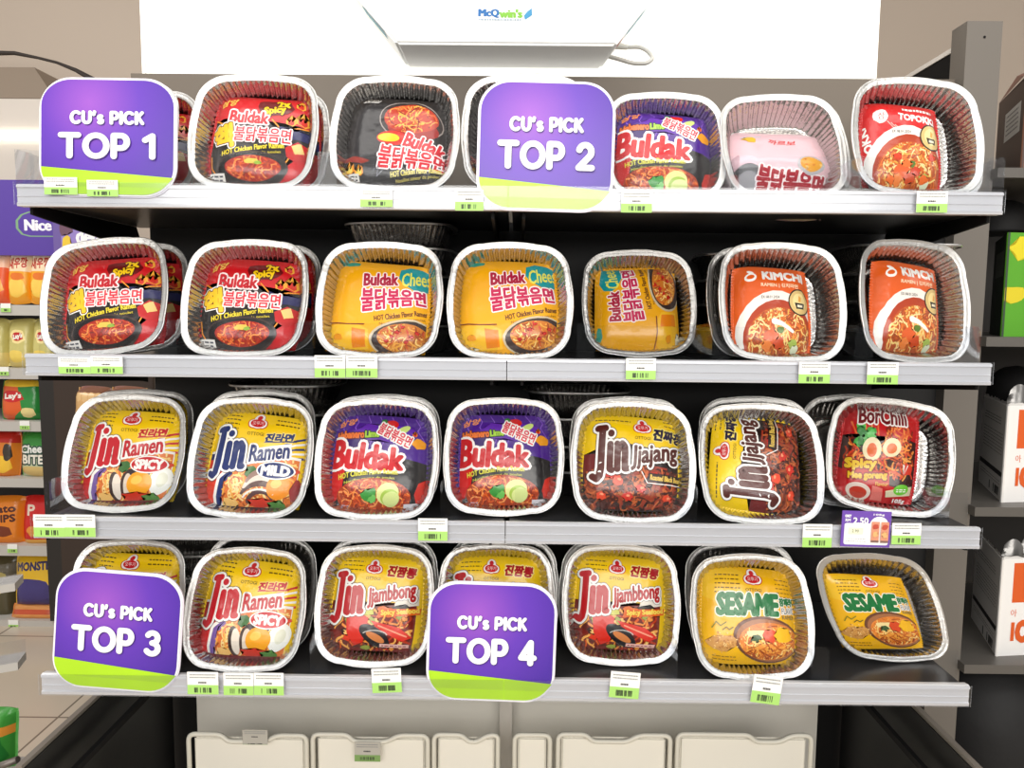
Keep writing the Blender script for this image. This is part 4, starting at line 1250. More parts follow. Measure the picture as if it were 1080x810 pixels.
# ---- white light board and the white appliance above the display
Yb = .345
a_, b_ = at(150, 79.5, Yb), at(924.5, 79.5, Yb)
bm = bmesh.new(); box(bm, a_.x, b_.x, Yb, Yb + .04, a_.z - .001, a_.z + .45)
e = empty('white_board', Matrix.Translation(((a_.x + b_.x) / 2, Yb, a_.z)))
bm.transform(e.matrix_world.inverted()); obj('panel', bm, mat('glowing white board', (255, 254, 248), rough=.5, emit=.55), e)
bm = bmesh.new(); box(bm, a_.x - .003, b_.x + .003, Yb - .004, Yb + .042, a_.z - .006, a_.z - .0012); bm.transform(e.matrix_world.inverted()); obj('lower_edge', bm, mat('white board edge', (232, 230, 222), rough=.4), e)
bm = bmesh.new(); box(bm, a_.x + .006, a_.x + .0072, Yb - .001, Yb - .0001, a_.z, a_.z + .45); bm.transform(e.matrix_world.inverted()); obj('edge_seam', bm, mat('pale grey seam', (216, 214, 206)), e)
for xs in (a_.x + .12, b_.x - .12):
    bm = bmesh.new(); box(bm, xs - .015, xs + .015, .475, .505, 0, a_.z + .2); box(bm, xs - .012, xs + .012, Yb + .041, .474, a_.z + .1, a_.z + .13); bm.transform(e.matrix_world.inverted()); obj('support_post', bm, mat('dark support post', (40, 38, 36), rough=.5), e)
tag(e, 'wide glowing white board above the top shelf', 'board')
Yf = .225
fb0, fb1 = at(418, 46.5, Yf), at(650, 47.5, Yf)
bz = (fb0.z + fb1.z) / 2
Ybk = Yb - .002
bb0, bb1 = at(430, 73, Ybk), at(633, 74.5, Ybk)
zt = bz + .16
ft0, ft1 = at(378, 0, Yf), at(686, 0, Yf)
zm = ft0.z
k_ = (zt - bz) / (zm - bz)
def ext(lo, hi): return lo.x + (hi.x - lo.x) * k_
e = empty('wall_appliance', Matrix.Translation(((fb0.x + fb1.x) / 2, Ybk, bz)))
tag(e, 'white flared wall appliance with a small logo mounted on the glowing board', 'appliance')
WH = mat('glowing white casing plastic', (248, 248, 246), rough=.3, bump=.01, emit=.14)  # faint glow added to the plastic so the shaded underside looks lighter
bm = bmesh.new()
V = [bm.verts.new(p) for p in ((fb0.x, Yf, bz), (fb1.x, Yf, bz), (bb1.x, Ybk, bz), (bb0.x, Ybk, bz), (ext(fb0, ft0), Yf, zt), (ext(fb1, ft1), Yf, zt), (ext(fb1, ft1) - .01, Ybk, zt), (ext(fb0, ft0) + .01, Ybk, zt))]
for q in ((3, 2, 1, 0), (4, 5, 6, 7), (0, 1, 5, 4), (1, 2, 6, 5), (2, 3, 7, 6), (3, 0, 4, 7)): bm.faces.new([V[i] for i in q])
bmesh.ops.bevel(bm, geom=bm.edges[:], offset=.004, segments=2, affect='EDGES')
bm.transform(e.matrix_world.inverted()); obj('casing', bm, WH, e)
a = Art()
a.text('McQ', .20, .55, .36, .62, F((30, 110, 180)), bold=.03); a.text("win's", .60, .55, .40, .60, F((130, 196, 60)), bold=.03)
a.poly([(.86, .10), (.99, .45), (.98, .95), (.90, .70), (.84, .40)], F((60, 150, 200))); a.lines(.02, .04, .8, 1, .1, F((150, 170, 190)), .10)
p0 = at(504, 22, Yf - .0004); p1 = at(562, 8, Yf - .0004)
lo = flat_art('logo_print', a, p1.x - p0.x, p1.z - p0.z, e, None)
lo.matrix_local = e.matrix_world.inverted() @ Matrix.Translation(p0)
# stickers along the flaring sides
for s, (fa, ba, col, t0, t1) in enumerate((((fb0, ft0), bb0, (96, 170, 190), .35, .95), ((fb1, ft1), bb1, (120, 190, 210), .40, .95), ((fb1, ft1), bb1, (196, 80, 50), .10, .30))):
    def edge(t): 
        z = bz + (zm - bz) * t; x = fa[0].x + (fa[1].x - fa[0].x) * t
        return x, z
    sg = -1 if s == 0 else 1
    bm = bmesh.new(); q = []
    for t, y in ((t0, Yf + .012), (t0, Yf + .05), (t1, Yf + .05), (t1, Yf + .012)):
        x, z = edge(t); xb = ba.x + (ext(fa[0], fa[1]) - sg * .01 - ba.x) * ((z - bz) / (zt - bz))
        f = (y - Yf) / (Ybk - Yf)
        q.append(bm.verts.new((x + (xb - x) * f + sg * .0012, y, z)))
    bm.faces.new(q); bm.transform(e.matrix_world.inverted())
    obj('side_sticker', bm, F(col), e)
bm = bmesh.new()
Yc = .30
cp = [at(648, 47, Yc), at(662, 50, Yc), at(674, 49, Yc), at(684, 54, Yc - .01), at(689, 62, Yc - .02), at(682, 67, Yc - .02), at(668, 67, Yc - .01), at(655, 63, Yc), at(644, 60, Yc + .01), at(634, 58, Yc + .03)]
tube(bm, fillet(cp, .01, 4), .0034, 8)
o = obj('power_cord', bm, mat('pale grey cord', (214, 212, 206), rough=.4)); tag(o, 'pale grey looped power cord beside the white appliance', 'cord')
bm = bmesh.new(); d0, d1 = at(640, 46, Yc), at(662, 50, Yc)
tube(bm, [d0, d0.lerp(d1, .4), d1], [.0075, .0065, .004], 10); obj('plug', bm, mat('white plug', (236, 234, 226), rough=.4), o)

# ---- left: snack gondola standing behind
Yg = 2.0
SHM = mat('grey snack shelf', (196, 192, 186), rough=.4, bump=.02)
DK = mat('dark gondola steel', (42, 38, 36), rough=.5, bump=.04)
e = empty('snack_gondola', Matrix.Translation(at(30, 660, Yg)))
tag(e, 'dark snack gondola with stocked shelves at the far left', 'shelf unit')
inv = e.matrix_world.inverted()
def sub(name, px0, py0, px1, py1, Y, depth, m_):
    o = pbox(name, px0, py0, px1, py1, Y, depth, m_)
    me = o.data; me.transform(inv); o.parent = e
    return o
sub('back_panel', -260, 260, 60, 655, Yg + .42, .02, DK)
sub('upright', 53, 392, 71, 655, Yg - .01, .44, DK)
GSH = [(322, 330), (389, 397), (445, 452), (505, 511), (576, 583), (655, 662)]
for y0, y1 in GSH:
    a0 = at(0, y1, Yg)
    sub('snack_shelf', -260, y0, 61, y1, Yg, .40, SHM)
sub('kick_plate', -260, 662, 70, 671, Yg + .03, .35, DK)
# signs above it
a = Art(aspect=2); PV = F((88, 62, 160))
a.rect(0, 0, 1, 1, PV)
gx = lambda px: (px + 120) / 182.0
p0 = at(-120, 268, Yg + .02); p1 = at(62, 190, Yg + .02)
gy = lambda py: (268 - py) / 78.0
a.stroke([(gx(q[0]), gy(q[1])) for q in [(120, 223), (30, 223)] + arc(30, 235, 12, 12, 90, 270, 10)[0:0] + [(22, 226), (17, 232), (17, 240), (22, 246), (30, 248), (120, 248)]], .014, F((130, 170, 130)))
a.text('Nice to', gx(47), gy(236.5), .24, .14, F((244, 242, 250)), bold=.010)
o = flat_art('header_board', a, p1.x - p0.x, p1.z - p0.z, None, Matrix.Translation(p0), base=PV, thick=.02)
tag(o, 'purple header board reading Nice over the far snack shelves', 'sign')
a = Art(); LV = F((150, 130, 200))
a.rect(0, 0, 1, 1, LV); a.rect(0, .0, .12, 1, F((110, 90, 160)))
a.poly([(.30, 0), (1, 0), (1, .5), (.55, .3)], F((200, 196, 220)))
a.blob(.20, .62, .10, .22, F((110, 76, 96)), .3); a.blob(.20, .20, .08, .20, F((236, 200, 60)), .2)
a.text('delaffe', .66, .42, .60, .34, F((250, 250, 252)), bold=.03)
p0 = at(57, 268, Yg - .06); p1 = at(124, 222, Yg - .06)
o = flat_art('poster', a, p1.x - p0.x, p1.z - p0.z, None, Matrix.Translation(p0), base=LV, thick=.012)
tag(o, 'lilac poster with white lettering beside the purple header board', 'poster')

# snack bags: pillows with their print
def bag(name, px0, py0, px1, py1, Y, rgb, artf, label, lean=6, T=.035, grp='snack bags on the far gondola'):
    p0, p1 = at(px0, py1, Y), at(px1, py0, Y)
    w, h = p1.x - p0.x, p1.z - p0.z
    key = name + label
    src = {key: (artf, rgb)}
    pack_w = pack_meshes(key, w=w, h=h, T=T, wr=.004, seed=len(label) % 7, src=src)
    M = Matrix.Translation(((p0.x + p1.x) / 2, Y + .015, (p0.z + p1.z) / 2)) @ orient(lean, 0, 90).to_4x4() @ Matrix.Rotation(R(-90), 4, 'Z')
    o = link(name, pack_w[0], None, None, M)
    for s_ in pack_w[1]: link('end_seal', s_, None, o)
    tag(o, label, 'snack', grp)
def simple(bg, bands=(), blobs=(), words=()):
    def f():
        a = Art(); a.rect(0, 0, 1, 1, P(bg))
        for y0, y1, c in bands: a.rect(0, y0, 1, y1, P(c))
        for x, y, rx, ry, c in blobs: a.blob(x, y, rx, ry, P(c), .15, 16, 4)
        for t, x, y, w, h, c, rt, oc in words: a.text(t, x, y, w, h, P(c), rt, bold=.02, outs=([(P(oc), .09)] if oc else ()))
        return a
    return f
shr = lambda: simple((244, 170, 40), [(.62, 1, (250, 226, 190))], [(.5, .30, .38, .20, (250, 206, 90)), (.5, .52, .3, .08, (230, 120, 40))], [('새우깡', .5, .78, .8, .2, (200, 60, 40), 4, None)])
for k, (x0, x1) in enumerate(((-14, 8), (10, 31), (33, 56))):
    bag('snack_packet', x0, 266, x1, 321, Yg + .05, (244, 150, 40) if k else (226, 90, 40), shr() if k else simple((232, 96, 50), [(.7, 1, (250, 200, 170))], [(.5, .35, .35, .2, (250, 180, 80))]), ('orange snack packet cut by the photo edge, upper far shelf', 'amber snack packet, middle of the upper far shelf', 'amber snack packet beside the tilted foil tray, upper far shelf')[k], T=.03)
o = pbox('carton', 8, 258, 50, 268, Yg + .25, .1, F((250, 196, 60))); tag(o, 'yellow carton peeking out behind the amber snack packets', 'carton')
chip = simple((206, 196, 120), [(0, .3, (226, 206, 130))], [(.5, .62, .28, .16, (250, 230, 160)), (.5, .62, .2, .10, (200, 40, 40)), (.45, .22, .3, .14, (240, 210, 100))], [("Lay's", .5, .62, .34, .11, (250, 250, 240), 6, None)])
for k, (x0, x1) in enumerate(((-16, 7), (10, 34), (36, 58))):
    bag('chip_bag', x0, 336, x1, 388, Yg + .05, (206, 196, 120), chip, ('olive chip bag cut by the photo edge, second far shelf', 'olive chip bag in the middle of the second far shelf', 'olive chip bag partly behind the tilted foil tray')[k])
bag('chip_bag', 2, 401, 44, 443, Yg + .05, (40, 130, 50), simple((44, 140, 60), [], [(.22, .5, .34, .56, (226, 96, 40)), (.5, .92, .5, .12, (240, 200, 60)), (.72, .18, .16, .14, (240, 220, 150)), (.36, .58, .26, .16, (206, 30, 36))], [("Lay's", .36, .58, .40, .16, (250, 244, 236), 4, None)]), 'orange and green chip bag on the third far shelf')
bag('chip_bag', 40, 401, 62, 443, Yg + .10, (200, 170, 130), simple((206, 176, 130), [(.6, 1, (120, 60, 40))], [(.5, .25, .3, .2, (226, 190, 130))]), 'tan chip bag right of the orange and green one')
bag('chip_bag', -22, 455, 18, 504, Yg + .05, (220, 120, 40), simple((226, 130, 40), [(.75, 1, (200, 40, 30))], [(.7, .3, .2, .2, (250, 200, 60)), (.8, .55, .1, .2, (60, 50, 40))]), 'orange and red snack bag at the photo edge, fourth far shelf')
bag('chip_bag', 23, 455, 58, 504, Yg + .05, (70, 150, 60), simple((196, 206, 170), [(.68, 1, (60, 150, 60))], [(.5, .15, .4, .12, (220, 190, 120))], [('Cheese', .5, .62, .84, .16, (250, 250, 246), 2, (40, 90, 60)), ('BITES', .5, .40, .74, .18, (250, 244, 230), 0, (40, 70, 60))]), 'green-topped snack bag on the fourth far shelf')
bag('chip_bag', -20, 524, 24, 575, Yg + .05, (226, 130, 30), simple((230, 132, 30), [], [(.6, .30, .2, .12, (120, 50, 20))], [('Potato', .45, .74, .8, .14, (80, 30, 20), 4, None), ('CHIPS', .5, .55, .7, .14, (80, 30, 20), 4, None)]), 'orange potato chip bag on the fifth far shelf')
bag('chip_bag', 25, 524, 62, 575, Yg + .05, (206, 30, 30), simple((210, 34, 32), [(0, .14, (240, 180, 80))], [(.5, .3, .3, .12, (236, 150, 60))], [('P', .3, .72, .2, .2, (250, 230, 210), 0, None)]), 'red chip bag right of the orange potato chip bag')
bag('chip_bag', 17, 586, 62, 640, Yg + .05, (236, 190, 40), simple((238, 192, 44), [(0, .30, (60, 50, 110))], [(.45, .34, .46, .24, (66, 56, 120))], [('MONSTER', .52, .80, .84, .15, (52, 44, 96), 3, None)]), 'yellow and purple snack bag on the lowest far shelf')
bag('snack_packet', 12, 638, 60, 654, Yg + .03, (220, 130, 60), simple((224, 150, 80), [(.3, .6, (200, 80, 40))]), 'orange snack packet lying before the yellow and purple bag', lean=20, T=.02)
bag('chip_bag', -22, 588, 14, 654, Yg + .08, (70, 64, 44), simple((84, 76, 50), [], [(.6, .6, .3, .2, (190, 170, 80))]), 'dark olive snack bag on the lowest far shelf')
for px, py, wh in ((6, 325, 'under the amber snack packets'), (26, 449, 'under the orange and green chip bag'), (13, 579, 'under the orange potato chip bag'), (14, 659, 'under the yellow and purple snack bag'), (4, 392, 'under the olive chip bags')):
    a = Art(); a.rect(0, 0, 1, .45, GREEN_C); a.barcode(.2, .1, .8, .35, INK, 10, px)
    p0 = at(px - 5, py + 4, Yg - .004); p1 = at(px + 5, py - 5, Yg - .004)
    o = flat_art('price_tag', a, p1.x - p0.x, p1.z - p0.z, None, Matrix.Translation(p0), base=WHITE_C, thick=.002)
    tag(o, 'small far price tag ' + wh, 'price tag', 'price tags on the far gondola')
# biscuit packs seen between our unit and that gondola
Yk = 1.35
e = empty('biscuit_shelf', Matrix.Translation(at(110, 470, Yk)))
tag(e, 'dark shelf with biscuit packs behind the SPICY tray', 'shelf unit')
inv = e.matrix_world.inverted()
sub('shelf_board', 70, 462, 168, 470, Yk - .02, .30, DK)
sub('back_panel', 68, 385, 160, 655, Yk + .30, .02, mat('dark brown panel', (58, 44, 36), rough=.6, bump=.05))  # plain dark brown base colour
for k, (x0, x1) in enumerate(((82, 116), (117, 152))):
    bag('biscuit_pack', x0, 408, x1, 462, Yk + .02, (206, 160, 100), simple((214, 168, 108), [(.88, 1, (120, 70, 40))], [(.2 + .2 * j, .80, .09, .10, (226, 186, 130)) for j in range(4)]), ('left' if k == 0 else 'right') + ' one of two tan biscuit packs behind the SPICY tray', lean=3, T=.05, grp='biscuit packs')
# near left: ends of another display
Yn = .30
def clear_tray(px0, py0, px1, py1, Y, label):
    e = empty('acrylic_ledge', Matrix.Translation(at(px0, py1, Y)))
    tag(e, label, 'display ledge')
    q = [at(px0 - 60, py1 - 6, Y), at(px1, py1 - (py1 - py0) * .55, Y)]
    for dz, nm, hh_, m_ in ((0, 'ledge_board', .014, SHM), (.016, 'ledge_lip', .022, CLR)):
        bm = bmesh.new(); a0 = at(px0 - 70, py1, Y); a1 = at(px1, py0 + (py1 - py0) * .62, Y)
        v = [(a0.x, Y, a0.z + dz), (a1.x, Y, a1.z + dz), (a1.x - .004, Y + .03, a1.z + dz + .006), (a0.x - .004, Y + .03, a0.z + dz + .006)]
        A = [bm.verts.new(p) for p in v]; B = [bm.verts.new((p[0], p[1], p[2] + hh_)) for p in v]
        bm.faces.new(A[::-1]); bm.faces.new(B)
        for i in range(4): bm.faces.new((A[i], A[(i + 1) % 4], B[(i + 1) % 4], B[i]))
        bm.transform(e.matrix_world.inverted()); obj(nm, bm, m_, e)
clear_tray(0, 603, 16, 636, Yn, 'pale clear-lipped ledge end poking in at mid left')
clear_tray(0, 682, 19, 722, Yn - .02, 'pale clear-lipped ledge end poking in at lower left')
bag('chip_bag', -40, 752, 9, 812, Yn - .05, (60, 150, 50), simple((66, 150, 60), [(.6, .75, (226, 150, 60))], [(.7, .35, .25, .3, (40, 120, 50))]), 'green and orange bag at the bottom left photo corner', T=.03, grp='near snack bags')
# the rack those ledges hang on, just outside the photo
rk = at(-62, 720, Yn + .02); rb = at(-20, 813, Yn - .03)
e = empty('near_rack', Matrix.Translation((rk.x, rk.y, 0)))
tag(e, 'grey rack carrying the ledges at the left photo edge', 'rack')
inv = e.matrix_world.inverted()
bm = bmesh.new(); box(bm, rk.x - .02, rk.x + .012, Yn, Yn + .04, 0, at(-62, 590, Yn).z); bm.transform(inv); obj('rack_post', bm, SHM, e)
bm = bmesh.new(); box(bm, rk.x - .02, at(12, 813, Yn - .05).x, Yn - .09, Yn + .02, rb.z - .018, rb.z - .003); bm.transform(inv); obj('rack_shelf', bm, SHM, e)
bm = bmesh.new(); tube(bm, [at(-20, 815, Yn - .1), at(19, 801, Yn - .1)], .006, 10)
o = obj('display_bar', bm, mat('grey metal bar', (120, 112, 106), metal=.6, rough=.4)); tag(o, 'short grey metal bar below the green bag', 'bar')

# ---- lower bin of our own unit
Zt = at_z(100, 775, 0); 
zb_ = .673
e = empty('display_bin', Matrix.Translation((0, .25, 0)))
tag(e, 'deep black display bin with pale back under the lowest shelf', 'display bin')
inv = e.matrix_world.inverted()
def sube(name, x0, x1, y0, y1, z0, z1, m_, bev=0):
    o = boxobj(name, x0, x1, y0, y1, z0, z1, m_, None, bev); o.data.transform(inv); o.parent = e; return o
INB = mat('bin black lining', (16, 16, 17), rough=.45, bump=.02, spec=.3)
TRM = mat('pale bin trim', (132, 125, 116), rough=.4, metal=.3)
for s in (-1, 1):
    x = .664 * s
    sube('side_panel', x - .006, x + .006, -.02, .43, .05, zb_ - .006, INB)
    sube('side_trim', x - .0045, x + .0045, -.02, .43, zb_ - .006, zb_, TRM)
    sube('side_rail', x - s * .030 - .004, x - s * .030 + .004, 0, .43, zb_ - .06, zb_ - .05, BLACKM)
xl = at(208, 760, .44).x; xr = at(862, 760, .44).x
sube('inner_back', xl, xr, .44, .45, .05, .80, mat('pale bin back', (236, 232, 222), rough=.5, bump=.02))
sube('back_board', -.67, .67, .452, .462, .05, .80, INB)
sube('bin_floor', -.655, .655, .0, .44, .05, .07, INB)
px0, px1 = at(527, 770, .40).x, at(540, 770, .40).x
sube('centre_post', px0, px1, .40, .438, .07, .80, mat('grey slotted post', (226, 222, 216), rough=.4, metal=.4))
# wire fronts with translucent boxes
WIRE = mat('cream coated wire', (226, 222, 208), rough=.35)
BOXW = mat('milky white box', (240, 236, 224), rough=.45)
Yv = .26
def wire_bin(px0, px1, d0, d1, label, top=775):
    a0, a1 = at(px0, top, Yv), at(px1, top, Yv)
    zt_ = (a0.z + a1.z) / 2; zlo = .30; dip = .0125
    e2 = empty('wire_basket', Matrix.Translation(((a0.x + a1.x) / 2, Yv, zlo)))
    tag(e2, label, 'wire basket', 'cream wire baskets in the bin')
    i2 = e2.matrix_world.inverted()
    x0, x1 = a0.x + .003, a1.x - .003
    pts = [(x0, Yv, zlo), (x0, Yv, zt_)]
    if d0:
        b0, b1 = at(d0, top, Yv).x, at(d1, top, Yv).x
        pts += [(b0, Yv, zt_), (b0 + .012, Yv, zt_ - dip), (b1 - .02, Yv, zt_ - dip), (b1, Yv, zt_)]
    pts += [(x1, Yv, zt_), (x1, Yv, zlo)]
    bm = bmesh.new(); tube(bm, fillet(pts, .012, 5), .0042, 8); bm.transform(i2); obj('wire_frame', bm, WIRE, e2, smooth=True)
    bm = bmesh.new(); box(bm, x0 + .006, x1 - .006, Yv + .008, Yv + .014, zlo, zt_ - .010, 0, .004); bm.transform(i2); obj('milky_box', bm, BOXW, e2)
wire_bin(197, 325, 233, 292, 'leftmost cream wire basket in the bin')
wire_bin(328, 453, 366, 420, 'second cream wire basket from left, with a green tag')
wire_bin(456, 527, 487, None and 0 or 515, 'narrow cream wire basket left of the grey post')
wire_bin(541, 582, None, None, 'narrow cream wire basket right of the grey post')
wire_bin(587, 709, 618, 674, 'second cream wire basket right of the grey post')
wire_bin(713, 858, 790, 835, 'rightmost cream wire basket in the bin')
p = at(374, 786, Yv - .008)
price_tag(374, 783, 401, 803, Yv - .008, 0, 'dull grey-green price tag on the second wire basket', .34, True)
price_tag(256, 770, 282, 785, Yv - .008, 0, 'grey blank-topped price tag on the leftmost wire basket', .0 + .02, True)

# ---- right: neighbouring gondola
GP = mat('warm grey post', (118, 112, 105), rough=.45, bump=.02, metal=.1)
Yp = .30
e = empty('side_gondola', Matrix.Translation((.9, .5, 0)))
tag(e, 'grey steel gondola standing at the right edge', 'shelf unit')
inv = e.matrix_world.inverted()
c0, c1 = at(1020.5, 22, Yp), at(1058, 22, Yp)
bm = bmesh.new(); box(bm, c0.x, c1.x, Yp, Yp + .045, 0, c0.z); bm.transform(inv); obj('upright_post', bm, GP, e)
hp = at(1038.5, 39, Yp - .0006); bm = bmesh.new(); bmesh.ops.create_circle(bm, cap_ends=True, radius=.0022, segments=12)
bm.transform(inv @ Matrix.Translation(hp) @ Matrix.Rotation(pi / 2, 4, 'X')); obj('post_hole', bm, BLACKM, e)
# sloping end panel receding behind the post
z1 = at(1009, 51, Yp + .05).z
sube2 = lambda nm, x0, x1, y0, y1, z0, z1, m_: obj(nm, (lambda b: (box(b, x0, x1, y0, y1, z0, z1), b.transform(inv), b)[2])(bmesh.new()), m_, e)
sube2('end_panel', c0.x + .004, c0.x + .016, Yp + .046, 1.1, 0, z1 - .008, BLACKM)
sube2('end_panel_edge', c0.x + .002, c0.x + .018, Yp + .046, 1.1, z1 - .008, z1, mat('white panel edge', (236, 230, 222)))
RSH = [(184, 8), (360, 10), (537, 11), (701, 10)]
for y, hpx in RSH:
    q = at(1043, y, Yp + .0); zt_ = at(1043, y - 5, Yp).z
    sube2('side_shelf', c1.x - .004, c1.x + .75, Yp - .02, Yp + .045 + .35, zt_ - .016, zt_, mat('grey side shelf', (104, 100, 95), rough=.4, bump=.02, metal=.2))
sube2('side_back', c1.x, c1.x + .75, Yp + .42, Yp + .44, 0, 1.62, mat('dim side panel', (52, 48, 45), rough=.6))

def carton(name, corner_px, left_px, right_px, top_py, bot_py, Y, side_rgb, front_rgb, label, side_art=None, front_art=None, jag=False):
    """a carton set at an angle: near vertical edge at corner_px; sides run back to left_px and right_px"""
    c = at(corner_px, bot_py, Y)
    zt_ = at(corner_px, top_py, Y).z
    e3 = empty(name, Matrix.Translation(c))
    tag(e3, label, 'carton')
    L = at(left_px, bot_py, Y + .18); Rr = at(right_px, bot_py, Y + .02)
    h = zt_ - c.z
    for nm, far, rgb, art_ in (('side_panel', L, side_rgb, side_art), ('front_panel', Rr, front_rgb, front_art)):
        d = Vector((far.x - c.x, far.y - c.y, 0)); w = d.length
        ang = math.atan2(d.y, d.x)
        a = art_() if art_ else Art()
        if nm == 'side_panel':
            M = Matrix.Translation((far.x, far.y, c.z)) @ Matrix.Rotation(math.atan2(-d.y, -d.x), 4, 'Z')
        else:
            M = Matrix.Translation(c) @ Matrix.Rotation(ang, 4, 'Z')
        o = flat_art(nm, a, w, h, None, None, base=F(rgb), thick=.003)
        if jag:
            bm = bmesh.new(); n = 22; g = random.Random(3)
            A = [bm.verts.new((w * i / n, .0012, h - .0005)) for i in range(n + 1)]; B = [bm.verts.new((w * i / n, .0012, h + g.uniform(.002, .007))) for i in range(n + 1)]
            for i in range(n): bm.faces.new((A[i], A[i + 1], B[i + 1], B[i]))
            j = obj('torn_edge', bm, F(tuple(int(v * .9) for v in rgb)), o)
        o.parent = e3; o.matrix_local = e3.matrix_world.inverted() @ M
    return e3, c, zt_, L, Rr
def art_side_white():
    a = Art(); a.lines(.14, .84, .8, 3, .03, F((120, 116, 114)), .008); a.lines(.12, .68, .9, 7, .035, F((150, 146, 144)), .008, 0, 3)
    a.rect(.04, .25, .95, .30, F((50, 44, 44))); a.lines(.10, .19, .9, 2, .03, F((150, 146, 144)), .008, 0, 5); a.barcode(.5, .04, .95, .13, F((60, 56, 56)), 14, 5)
    return a
def art_front_orange():
    a = Art(); O = F((226, 96, 34))
    a.rect(.14, .56, 1, .96, O); a.text('아', .17, .455, .07, .075, O); a.rect(.15, .17, .19, .36, O)
    a.text('C', .27, .265, .11, .20, O, bold=.04)
    return a
Yc = .315
# brown carton, top shelf
def art_brown(): 
    a = Art(); a.rect(.30, .46, .85, .78, F((226, 222, 216))); a.lines(.36, .72, .78, 5, .05, F((120, 110, 110)), .016); a.rect(.02, .02, .4, .16, F((206, 190, 176))); a.barcode(.05, .04, .38, .13, INK, 12, 3)
    return a
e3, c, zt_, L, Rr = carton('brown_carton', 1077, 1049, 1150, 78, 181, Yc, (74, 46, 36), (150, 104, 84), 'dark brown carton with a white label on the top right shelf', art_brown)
bm = bmesh.new(); bm.faces.new([bm.verts.new(p) for p in ((c.x, c.y + .01, zt_), (L.x, L.y, zt_), (L.x + .03, L.y, zt_ + .05), (c.x + .08, c.y + .05, zt_ + .045))])
bm.transform(e3.matrix_world.inverted()); obj('open_flap', bm, F((112, 60, 40)), e3)
# green carton
def art_green():
    a = Art(); a.blob(.20, .86, .16, .10, F((230, 214, 40)), .3, seed=3); a.blob(.14, .42, .20, .09, F((224, 206, 40)), .3, seed=4); a.ell(.95, .25, .34, .30, F((30, 60, 30))); a.ell(.97, .25, .30, .26, F((240, 244, 238)))
    return a
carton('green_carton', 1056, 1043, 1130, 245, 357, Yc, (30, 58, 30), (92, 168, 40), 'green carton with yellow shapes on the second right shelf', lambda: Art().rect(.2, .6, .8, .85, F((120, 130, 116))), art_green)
for k, (t, b_) in enumerate(((428, 530), (590, 694))):
    carton('white_carton', (1056, 1050)[k], (1030, 1021)[k] , 1140, t, b_, Yc, (246, 242, 238), (248, 246, 244), ('torn white and orange carton on the third right shelf', 'torn white and orange carton on the lowest right shelf')[k], art_side_white, art_front_orange, True)
# foil pouches standing out of the white cartons
FP = mat('grey foil pouch', (150, 148, 146), rough=.35, metal=.7, bump=.5, bscale=40)
def pouch(px, py, w, h, Y, rot, label):
    p = at(px, py, Y)
    bm = bmesh.new(); n = 12
    rows = []
    for j in range(n + 1):
        v = j / n; row = []
        for i in range(n + 1):
            u = i / n; s = 2 * u - 1
            ww = w * (1 - .25 * v ** 3)
            row.append(bm.verts.new((s * ww / 2, -.012 * (1 - s * s) * (1 - v ** 3) - .002 * noise.noise(Vector((u * 4, v * 4, px))), v * h * (1 - .12 * s * s * (v > .8)))))
        rows.append(row)
    back = [[bm.verts.new((q.co.x, -q.co.y + .001, q.co.z)) for q in row] for row in rows]
    for rr, fl in ((rows, 0), (back, 1)):
        for j in range(n):
            for i in range(n):
                q = (rr[j][i], rr[j][i + 1], rr[j + 1][i + 1], rr[j + 1][i]); bm.faces.new(q if not fl else q[::-1])
    o = obj('foil_pouch', bm, FP, None, Matrix.Translation(p) @ Matrix.Rotation(R(rot), 4, 'Y'), smooth=True)
    tag(o, label, 'pouch', 'grey foil pouches in the cartons')
for k, (b_, base) in enumerate(((428, 445), (590, 606))):
    for j, (px, rot, hh_) in enumerate(((1068, 4, .105), (1082, 8, .116), (1096, 6, .122))):
        pouch(px - k * 6, base + 20, .045, hh_, Yc + .075 + .016 * j, rot, 'grey foil pouch in the ' + ('third', 'lowest')[k] + ' right shelf carton, ' + ('front one', 'middle one', 'rear one')[j])
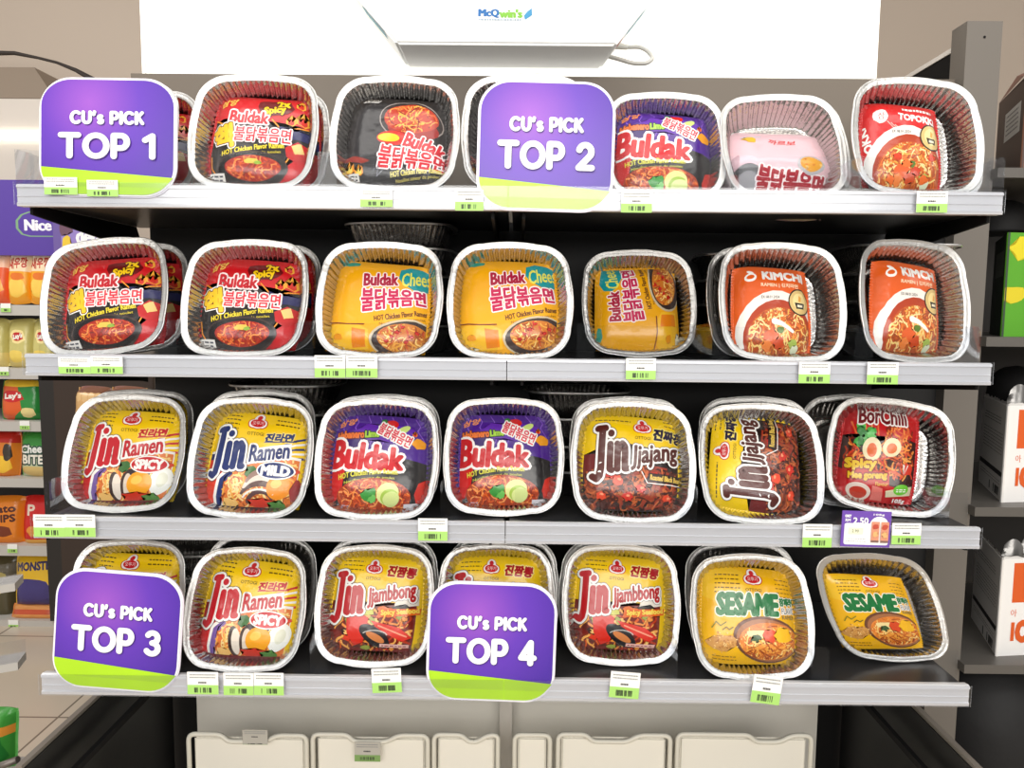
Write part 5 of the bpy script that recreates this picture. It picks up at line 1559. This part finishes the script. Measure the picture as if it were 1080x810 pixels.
# black rounded carry bags on the right shelves
def sack(px0, py0, px1, py1, Y, label, depth=.16):
    p0, p1 = at(px0, py1, Y), at(px1, py0, Y)
    cx, cz = (p0.x + p1.x) / 2, p0.z
    rx, h = (p1.x - p0.x) / 2, p1.z - p0.z
    bm = bmesh.new(); N_, M_ = 28, 14; rows = []
    for j in range(M_ + 1):
        v = j / M_; rr = (1 - v ** 3.0) ** .5 if v < 1 else 0
        rows.append([bm.verts.new((cx + rx * max(rr, .02) * cos(2 * pi * i / N_) * (1 + .05 * noise.noise(Vector((i * .7, j * .4, px0)))), Y + depth / 2 + depth / 2 * max(rr, .02) * sin(2 * pi * i / N_), cz + h * v)) for i in range(N_)])
    for A, B in zip(rows, rows[1:]):
        for i in range(N_): bm.faces.new((A[i], A[(i + 1) % N_], B[(i + 1) % N_], B[i])).smooth = True
    bm.faces.new(rows[0][::-1]); bm.faces.new(rows[-1])
    o = obj('black_bag', bm, mat('black plastic bag', (20, 19, 20), rough=.7, bump=.4, bscale=25))
    tag(o, label, 'bag', 'black plastic bags at the right')
sack(1042, 206, 1110, 243, Yc + .13, 'black plastic bag on top of the green carton', .12)
sack(1008, 716, 1160, 830, Yc - .05, 'large rounded black bag at the bottom right corner', .25)
sack(1066, 388, 1120, 425, Yc + .16, 'black plastic bag behind the upper white carton', .12)
# ---------------------------------------------------------------- light
w = bpy.data.worlds.new('shop'); SC.world = w; w.use_nodes = True
w.node_tree.nodes['Background'].inputs[0].default_value = (1, .98, .95, 1)
w.node_tree.nodes['Background'].inputs[1].default_value = .55
def area(name, loc, target, sx, sy, power, col=(1, .97, .92)):
    l = bpy.data.lights.new(name, 'AREA'); l.shape = 'RECTANGLE'; l.size = sx; l.size_y = sy; l.energy = power; l.color = col
    o = bpy.data.objects.new(name, l); COL.objects.link(o); o.location = loc
    o.rotation_euler = (Vector(target) - Vector(loc)).to_track_quat('-Z', 'Y').to_euler()
    return o
area('ceiling_or_fill_lamp', (0, -.75, 2.75), (0, .1, 1.2), 2.6, .5, 17)
area('ceiling_or_fill_lamp', (0, -2.6, 1.95), (0, .1, .8), 3.2, 1.0, 66)  # added frontal fill behind the camera, below ceiling height, not a shop fitting
area('ceiling_or_fill_lamp', (-2.6, .9, 2.9), (-1.7, 2.2, .9), 2.0, .6, 28)
area('ceiling_or_fill_lamp', (2.3, -.3, 2.7), (1.1, .5, 1.1), .6, 1.4, 7)
# parts that only carry their thing's category stay without one
